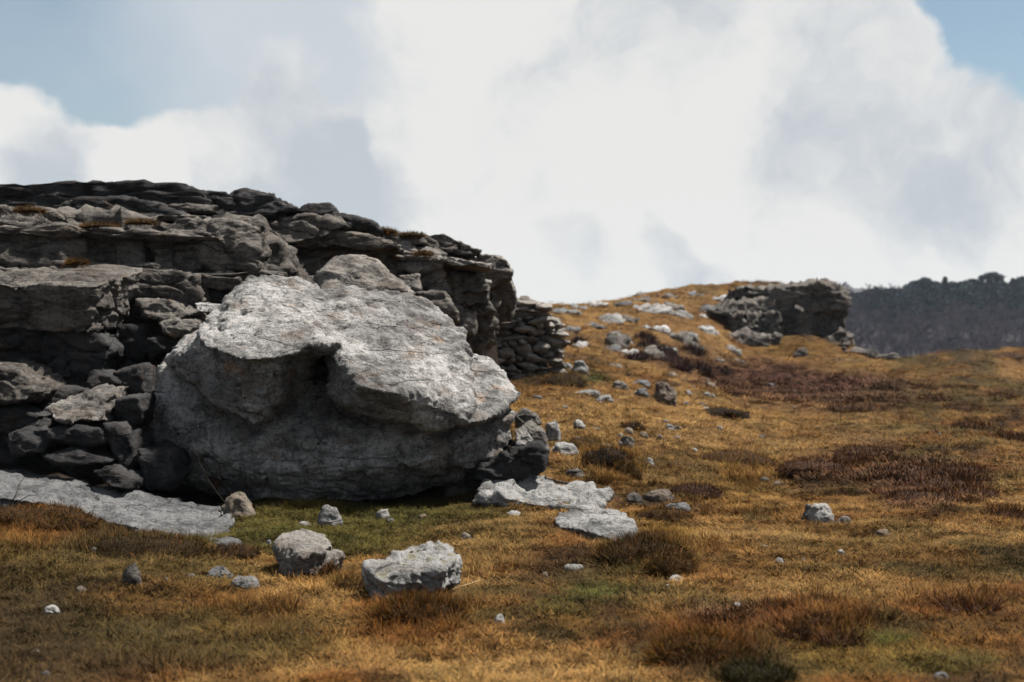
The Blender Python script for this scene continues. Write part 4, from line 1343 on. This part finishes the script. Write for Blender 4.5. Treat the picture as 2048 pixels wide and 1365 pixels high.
tussock('heather_bush', 1320, 1090, 70, 30, [HEATH, RUST, DARK], 'heather cushion at the corner of the flat white slab', 'heather', 1400, .05, .11, wd=.006)
tussock('heather_bush', 1490, 1250, 180, 26, [HEATH * .9, HEATH, RUST], 'low purple heather mat behind the large rusty tussock', 'heather', 2600, .05, .12, wd=.006)
for i, (a, b, ww, hh) in enumerate([(1560, 1230, 90, 22), (1640, 1225, 110, 26), (1690, 1300, 90, 26), (1600, 1290, 90, 30), (1650, 1265, 110, 30)]):
    tussock('grass_tussock', a, b, ww, hh, [RUST, TAN, DARK, HEATH], 'ragged rusty tussock in the clump behind the yellow green turf', 'tussock', 1500, .06, .15, group='ragged rusty tussocks')
for i, (a, b, ww, hh) in enumerate([(1850, 960, 130, 40), (1910, 990, 110, 40), (1960, 1000, 90, 34), (1880, 1010, 120, 30), (1750, 915, 100, 30), (1650, 950, 130, 34), (1720, 930, 70, 24), (1940, 955, 90, 30)]):
    tussock('heather_bush', a, b, ww, hh, [HEATH, HEATH * .9, RUST, TAN * .7], 'spreading brown heather bush on the open turf', 'heather', 1500, .07, .16, group='heather bushes on open turf', wd=.007)
for i, (a, b, ww, hh) in enumerate([(1730, 826, 90, 24), (1880, 806, 60, 22), (1940, 826, 70, 24), (2015, 800, 44, 18), (1700, 812, 110, 20), (1640, 806, 120, 22), (1580, 795, 110, 22), (1540, 780, 100, 22), (1620, 775, 100, 18), (1500, 770, 80, 20), (1790, 810, 70, 22), (1770, 785, 80, 14), (1690, 775, 80, 14),
                                    (1960, 860, 60, 20), (2040, 720, 90, 22), (1930, 780, 60, 8), (1850, 780, 60, 10), (2035, 885, 50, 20), (2030, 1045, 70, 30), (1960, 1240, 90, 28)]):
    tussock('heather_bush', a, b, ww, hh, [HEATH, HEATH * .7, TAN * .8, RUST], 'low dark heather clump on the wide moor below the crag', 'heather', 900, .10, .24, group='dark heather clumps on the moor', wd=.008)
for i, (a, b, ww, hh) in enumerate([(1405, 752, 48, 30), (1300, 700, 50, 22), (1330, 712, 50, 20), (1345, 730, 70, 18), (1280, 725, 60, 16), (1385, 715, 50, 20), (1360, 742, 50, 16), (1440, 752, 50, 18), (1290, 684, 40, 16), (1155, 695, 36, 22)]):
    tussock('heather_bush', a, b, ww, hh, [HEATH * .8, HEATH * .6, np.array((.06, .04, .04))], 'dark purple bare bush among the ledges of the far hillside', 'bush', 900, .16, .40, group='purple bushes on the far hillside', wd=.010, tilt=.9)
for i, (a, b, y, ww, hh, lb) in enumerate([(50, 424, 17.7, 60, 10, 'orange turf cushion on the first ledge above the jutting block'), (190, 455, 18.2, 80, 10, 'rust coloured turf strip on the ledge beneath the dark skyline'), (275, 448, 18.3, 60, 9, 'green gold turf strip beside the rust strip on the cliff ledge'),
                                           (148, 530, 16.9, 44, 10, 'small turf tuft at the back of the jutting square block'), (772, 468, 21.2, 40, 12, 'orange turf cap on the skyline past the thin overhanging ledge'), (822, 474, 21.8, 50, 9, 'second orange turf cap next to the skyline slab'),
                                           (845, 512, 20.9, 40, 8, 'brown turf strip on the cliff shelf under the skyline slab')]):
    tussock('turf_cushion', a, b, ww, hh, [RUST, GOLD * .7, OLIVE], lb, 'turf', 900, .05, .13, at=P(a, b - 3, y - .75), asp=.9)
MOSS = np.array((.09, .07, .010))
for (a, b, y, ww, hh, lb) in [(838, 1108, 9.83, 40, 7, 'yellow green moss cushion on the middle of the box boulder'), (852, 1126, 9.55, 52, 7, 'longer moss cushion near the front edge of the box boulder'), (880, 1094, 10.1, 26, 5, 'brownish moss cushion at the back of the box boulder')]:
    tussock('moss_cushion', a, b, ww, hh, [MOSS, MOSS * .7, MOSS * 1.2], lb, 'moss', 700, .012, .03, at=P(a, b, y), asp=.45, wd=.004)


def stem(name, pts, r, label, cat, col=(.20, .14, .075)):
    V, Fc = [], []
    for k in range(len(pts) - 1):
        tube(V, Fc, pts[k], pts[k + 1], r * (1 - .7 * k / len(pts)), r * (1 - .7 * (k + 1) / len(pts)), 5)
    o3 = np.array(pts[0])
    me_ = mesh_from(name, np.array(V) - o3, np.array(Fc))
    add_col(me_, np.tile(col, (len(V), 1)))
    return tag(link(name, me_, M['blade'], None, tuple(o3)), label, cat)


def tube(V, Fc, a, b, r0, r1, n=5):
    a, b = np.array(a, float), np.array(b, float)
    d = b - a
    d /= np.linalg.norm(d) + 1e-9
    s_ = np.cross(d, (0.3, .9, .1))
    s_ /= np.linalg.norm(s_)
    u = np.cross(d, s_)
    base = len(V)
    for c, r in ((a, r0), (b, r1)):
        for k in range(n):
            t_ = 2 * math.pi * k / n
            V.append(c + (s_ * math.cos(t_) + u * math.sin(t_)) * r)
    for k in range(n):
        Fc.append((base + k, base + (k + 1) % n, base + n + (k + 1) % n, base + n + k))


stem('dead_stem', PP([(448, 1003, 13.1), (432, 982, 13.15), (415, 957, 13.2), (402, 930, 13.3), (388, 890, 13.4)]), .0016, 'thin dead stem leaning against the shaded foot of the huge boulder', 'stem', (.05, .04, .025))
stem('dead_stem', PP([(905, 1180, 9.3), (925, 1172, 9.3), (945, 1166, 9.35), (962, 1160, 9.4)]), .004, 'pale straw stalk lying on the turf beside the box boulder', 'stem', (.32, .23, .12))
stem('bare_twig', PP([(20, 1012, 12.0), (32, 990, 12.0), (38, 970, 12.05), (50, 952, 12.1)]), .006, 'bare dark twig rising from the turf bank over the pavement slab', 'twig', (.05, .04, .035))
stem('bare_twig', PP([(36, 1004, 12.0), (60, 990, 12.0), (72, 992, 12.05), (76, 978, 12.1)]), .004, 'shorter bare twig sprawling from the turf bank onto the pavement slab', 'twig', (.05, .04, .035))

# ------------------------------------------------------------------ the far wood
def wood_mat(name, col):
    m = bpy.data.materials.new(name)
    m.use_nodes = True
    t = NT(m.node_tree)
    geo = t.n('ShaderNodeNewGeometry')
    info = t.n('ShaderNodeObjectInfo')
    nz = t.noise(geo.outputs['Position'], 1.2, 3, .6)
    c = t.mix(nz, tuple(x * .6 for x in col), tuple(x * 1.4 for x in col))
    c = t.mix(info.outputs['Random'], t.mix(1.0, c, (.75, .8, .85), 'MULTIPLY'), t.mix(1.0, c, (1.25, 1.15, 1.1), 'MULTIPLY'))
    b = t.n('ShaderNodeBsdfPrincipled', i_Base_Color=c, i_Roughness=.9)
    b.inputs['Specular IOR Level'].default_value = .1
    t.n('ShaderNodeOutputMaterial', i_Surface=b.outputs[0])
    return m


M['conifer'] = wood_mat('conifer_needles', (.012, .022, .026))
M['twig'] = wood_mat('bare_twigs', (.030, .025, .034))
M['trunk'] = wood_mat('tree_bark', (.03, .025, .024))


def tube(V, Fc, a, b, r0, r1, n=5):
    a, b = np.array(a, float), np.array(b, float)
    d = b - a
    d /= np.linalg.norm(d) + 1e-9
    s = np.cross(d, (0.3, .9, .1))
    s /= np.linalg.norm(s)
    u = np.cross(d, s)
    base = len(V)
    for c, r in ((a, r0), (b, r1)):
        for k in range(n):
            t_ = 2 * math.pi * k / n
            V.append(c + (s * math.cos(t_) + u * math.sin(t_)) * r)
    for k in range(n):
        Fc.append((base + k, base + (k + 1) % n, base + n + (k + 1) % n, base + n + k))


def conifer(kind, seed):
    rr = np.random.RandomState(seed)
    tv, tf = [], []
    tube(tv, tf, (0, 0, -.3), (0, 0, .5), .022, .014)
    tube(tv, tf, (0, 0, .5), (0, 0, .95), .014, .004)
    n = 2200
    z = rr.random(n) ** .8
    if kind == 0:      # spire
        R = .21 * (1 - z) ** .8 * (1 + .25 * np.sin(z * 42 + rr.random() * 6)) + .01
        zz = .10 + .90 * z
    else:              # broad rounded pine
        R = .30 * np.sqrt(np.clip(1 - (2 * z - 1) ** 2, 0, 1)) * (1 + .3 * np.sin(z * 14 + seed)) + .02
        zz = .10 + .88 * z
    th = rr.uniform(0, 6.283, n)
    R = R * rr.random(n) ** .4 * (1 + .3 * np.sin(th * 3 + z * 9 + seed))
    c = np.stack([R * np.cos(th), R * np.sin(th), zz - .12 * R], 1)
    a = rr.normal(0, 1, (n, 3)) * .022
    b = rr.normal(0, 1, (n, 3)) * .022
    V = np.stack([c + a, c + b, c - a * .6 - b * .6], 1).reshape(-1, 3)
    Fc = np.arange(n * 3).reshape(-1, 3)
    return (mesh_from('trunk', np.array(tv), np.array(tf)), mesh_from('crown', V, Fc, False))


def bare(seed):
    rr = random.Random(seed)
    tv, tf, cv, cf = [], [], [], []

    def grow(p, d, L, r, lev):
        q = p + d * L
        if lev < 2:
            tube(tv, tf, p, q, r, r * .7, 4)
        else:
            tube(cv, cf, p, q, max(r, .004) * 1.2, max(r * .5, .003), 3)
        if lev >= 5:
            return
        for k in range(3 if lev < 4 else 4):
            nd = d + np.array([rr.gauss(0, .45), rr.gauss(0, .45), rr.gauss(.08, .25)])
            nd /= np.linalg.norm(nd)
            grow(q if k else p + d * L * .7, nd, L * rr.uniform(.6, .85), r * .6, lev + 1)
    grow(np.array((0, 0, -.05)), np.array((0, 0, 1.0)), .30, .018, 0)
    tv_, cv_ = np.array(tv), np.array(cv)
    k = 1.0 / max(cv_[:, 2].max(), .5)
    return (mesh_from('trunk', tv_ * k, np.array(tf)), mesh_from('crown', cv_ * k, np.array(cf)))


con = [conifer(k % 2, 40 + k) for k in range(6)]
bar_ = [bare(60 + k) for k in range(5)]
for t_, c_ in con:
    t_.materials.append(M['trunk'])
    c_.materials.append(M['conifer'])
for t_, c_ in bar_:
    t_.materials.append(M['trunk'])
    c_.materials.append(M['twig'])


def tree(tm, x, y, h, wdt, name, label, group, cat='tree'):
    z = gz1(x, y)
    r = bpy.data.objects.new(name, None)
    C.objects.link(r)
    r.location = (x, y, z - .1)
    r.scale = (h * wdt, h * wdt, h)
    r.rotation_euler = (0, 0, random.uniform(0, 6.28))
    tag(r, label, cat, group)
    for nm, me_ in zip(('trunk', 'crown'), tm):
        o = bpy.data.objects.new(nm, me_)
        C.objects.link(o)
        o.parent = r


rt = random.Random(12)
for px, Y, h, wd_, k in [(1738, 425, 8.0, 1.5, 1), (1752, 420, 8.6, 1.3, 2), (1780, 425, 8.4, 1.5, 3), (1725, 415, 7, 1.5, 1), (1768, 400, 9, 1.3, 3), (1800, 395, 9, 1.3, 5), (1830, 430, 11, 1.2, 1), (1850, 425, 12, 1.2, 3), (1868, 428, 11, 1.3, 5), (1890, 425, 12, 1.1, 2), (1905, 430, 11, 1.3, 1),
                         (1925, 428, 11, 1.2, 3), (1945, 425, 12, 1.3, 5), (1962, 430, 11, 1.2, 1), (1984, 420, 14, 1.5, 3), (2005, 428, 11, 1.3, 5), (2025, 425, 12, 1.1, 0), (2044, 430, 13, 1.2, 1), (2065, 428, 12, 1.2, 3), (2085, 425, 12, 1.2, 5),
                         (1790, 385, 9, 1.2, 1), (1815, 380, 9, 1.2, 3), (1835, 400, 10, 1.3, 5), (1860, 395, 10, 1.3, 1), (1885, 400, 10, 1.3, 3), (1915, 405, 10, 1.3, 5), (1940, 400, 11, 1.3, 1), (1970, 405, 11, 1.3, 3), (2000, 400, 10, 1.3, 5), (2030, 405, 11, 1.3, 1), (2060, 400, 10, 1.3, 3),
                         (1745, 390, 8, 1.2, 2), (1712, 420, 7, 1.4, 5), (1700, 430, 7, 1.4, 1), (1660, 430, 7, 1.4, 3)]:
    tree(con[k], (px - 1024) / F * Y, Y, h, wd_, 'conifer_tree', '%s evergreen in the wood behind the far crag' % ('narrow pointed' if k % 2 == 0 else 'broad round crowned'), 'evergreens of the far wood')
for k in range(290):
    px = rt.uniform(1640, 2110)
    Y = rt.uniform(312, 440) if rt.random() < .8 else rt.uniform(425, 440)
    tree(bar_[k % 5], (px - 1024) / F * Y, Y, rt.uniform(5.5, 9.0) * (1.15 if Y > 420 else 1), rt.uniform(1.0, 1.4), 'bare_tree', 'leafless purplish tree in the wood behind the far crag', 'bare trees of the far wood')
tree(con[1], (1108 - 1024) / F * 120, 120, 3.4 if False else 2.2, 1.2, 'conifer_tree', 'single tiny evergreen peeking over the hill behind the wall', None)

# ------------------------------------------------------------------ the air
hz = bpy.data.meshes.new('haze')
bm = bmesh.new()
bmesh.ops.create_cube(bm, size=1)
bm.to_mesh(hz)
bm.free()
hm = bpy.data.materials.new('haze')
hm.use_nodes = True
t = NT(hm.node_tree)
pv = t.n('ShaderNodeVolumePrincipled', i_Color=(.70, .83, 1.0, 1), i_Density=.00011)
t.n('ShaderNodeOutputMaterial', i_Volume=pv.outputs[0])
ho = link('haze', hz, hm)
ho.scale = (1900, 1900, 75)
ho.location = (0, 0, 12.5)
tag(ho, 'thin pale haze over the moor', 'haze', kind='stuff')
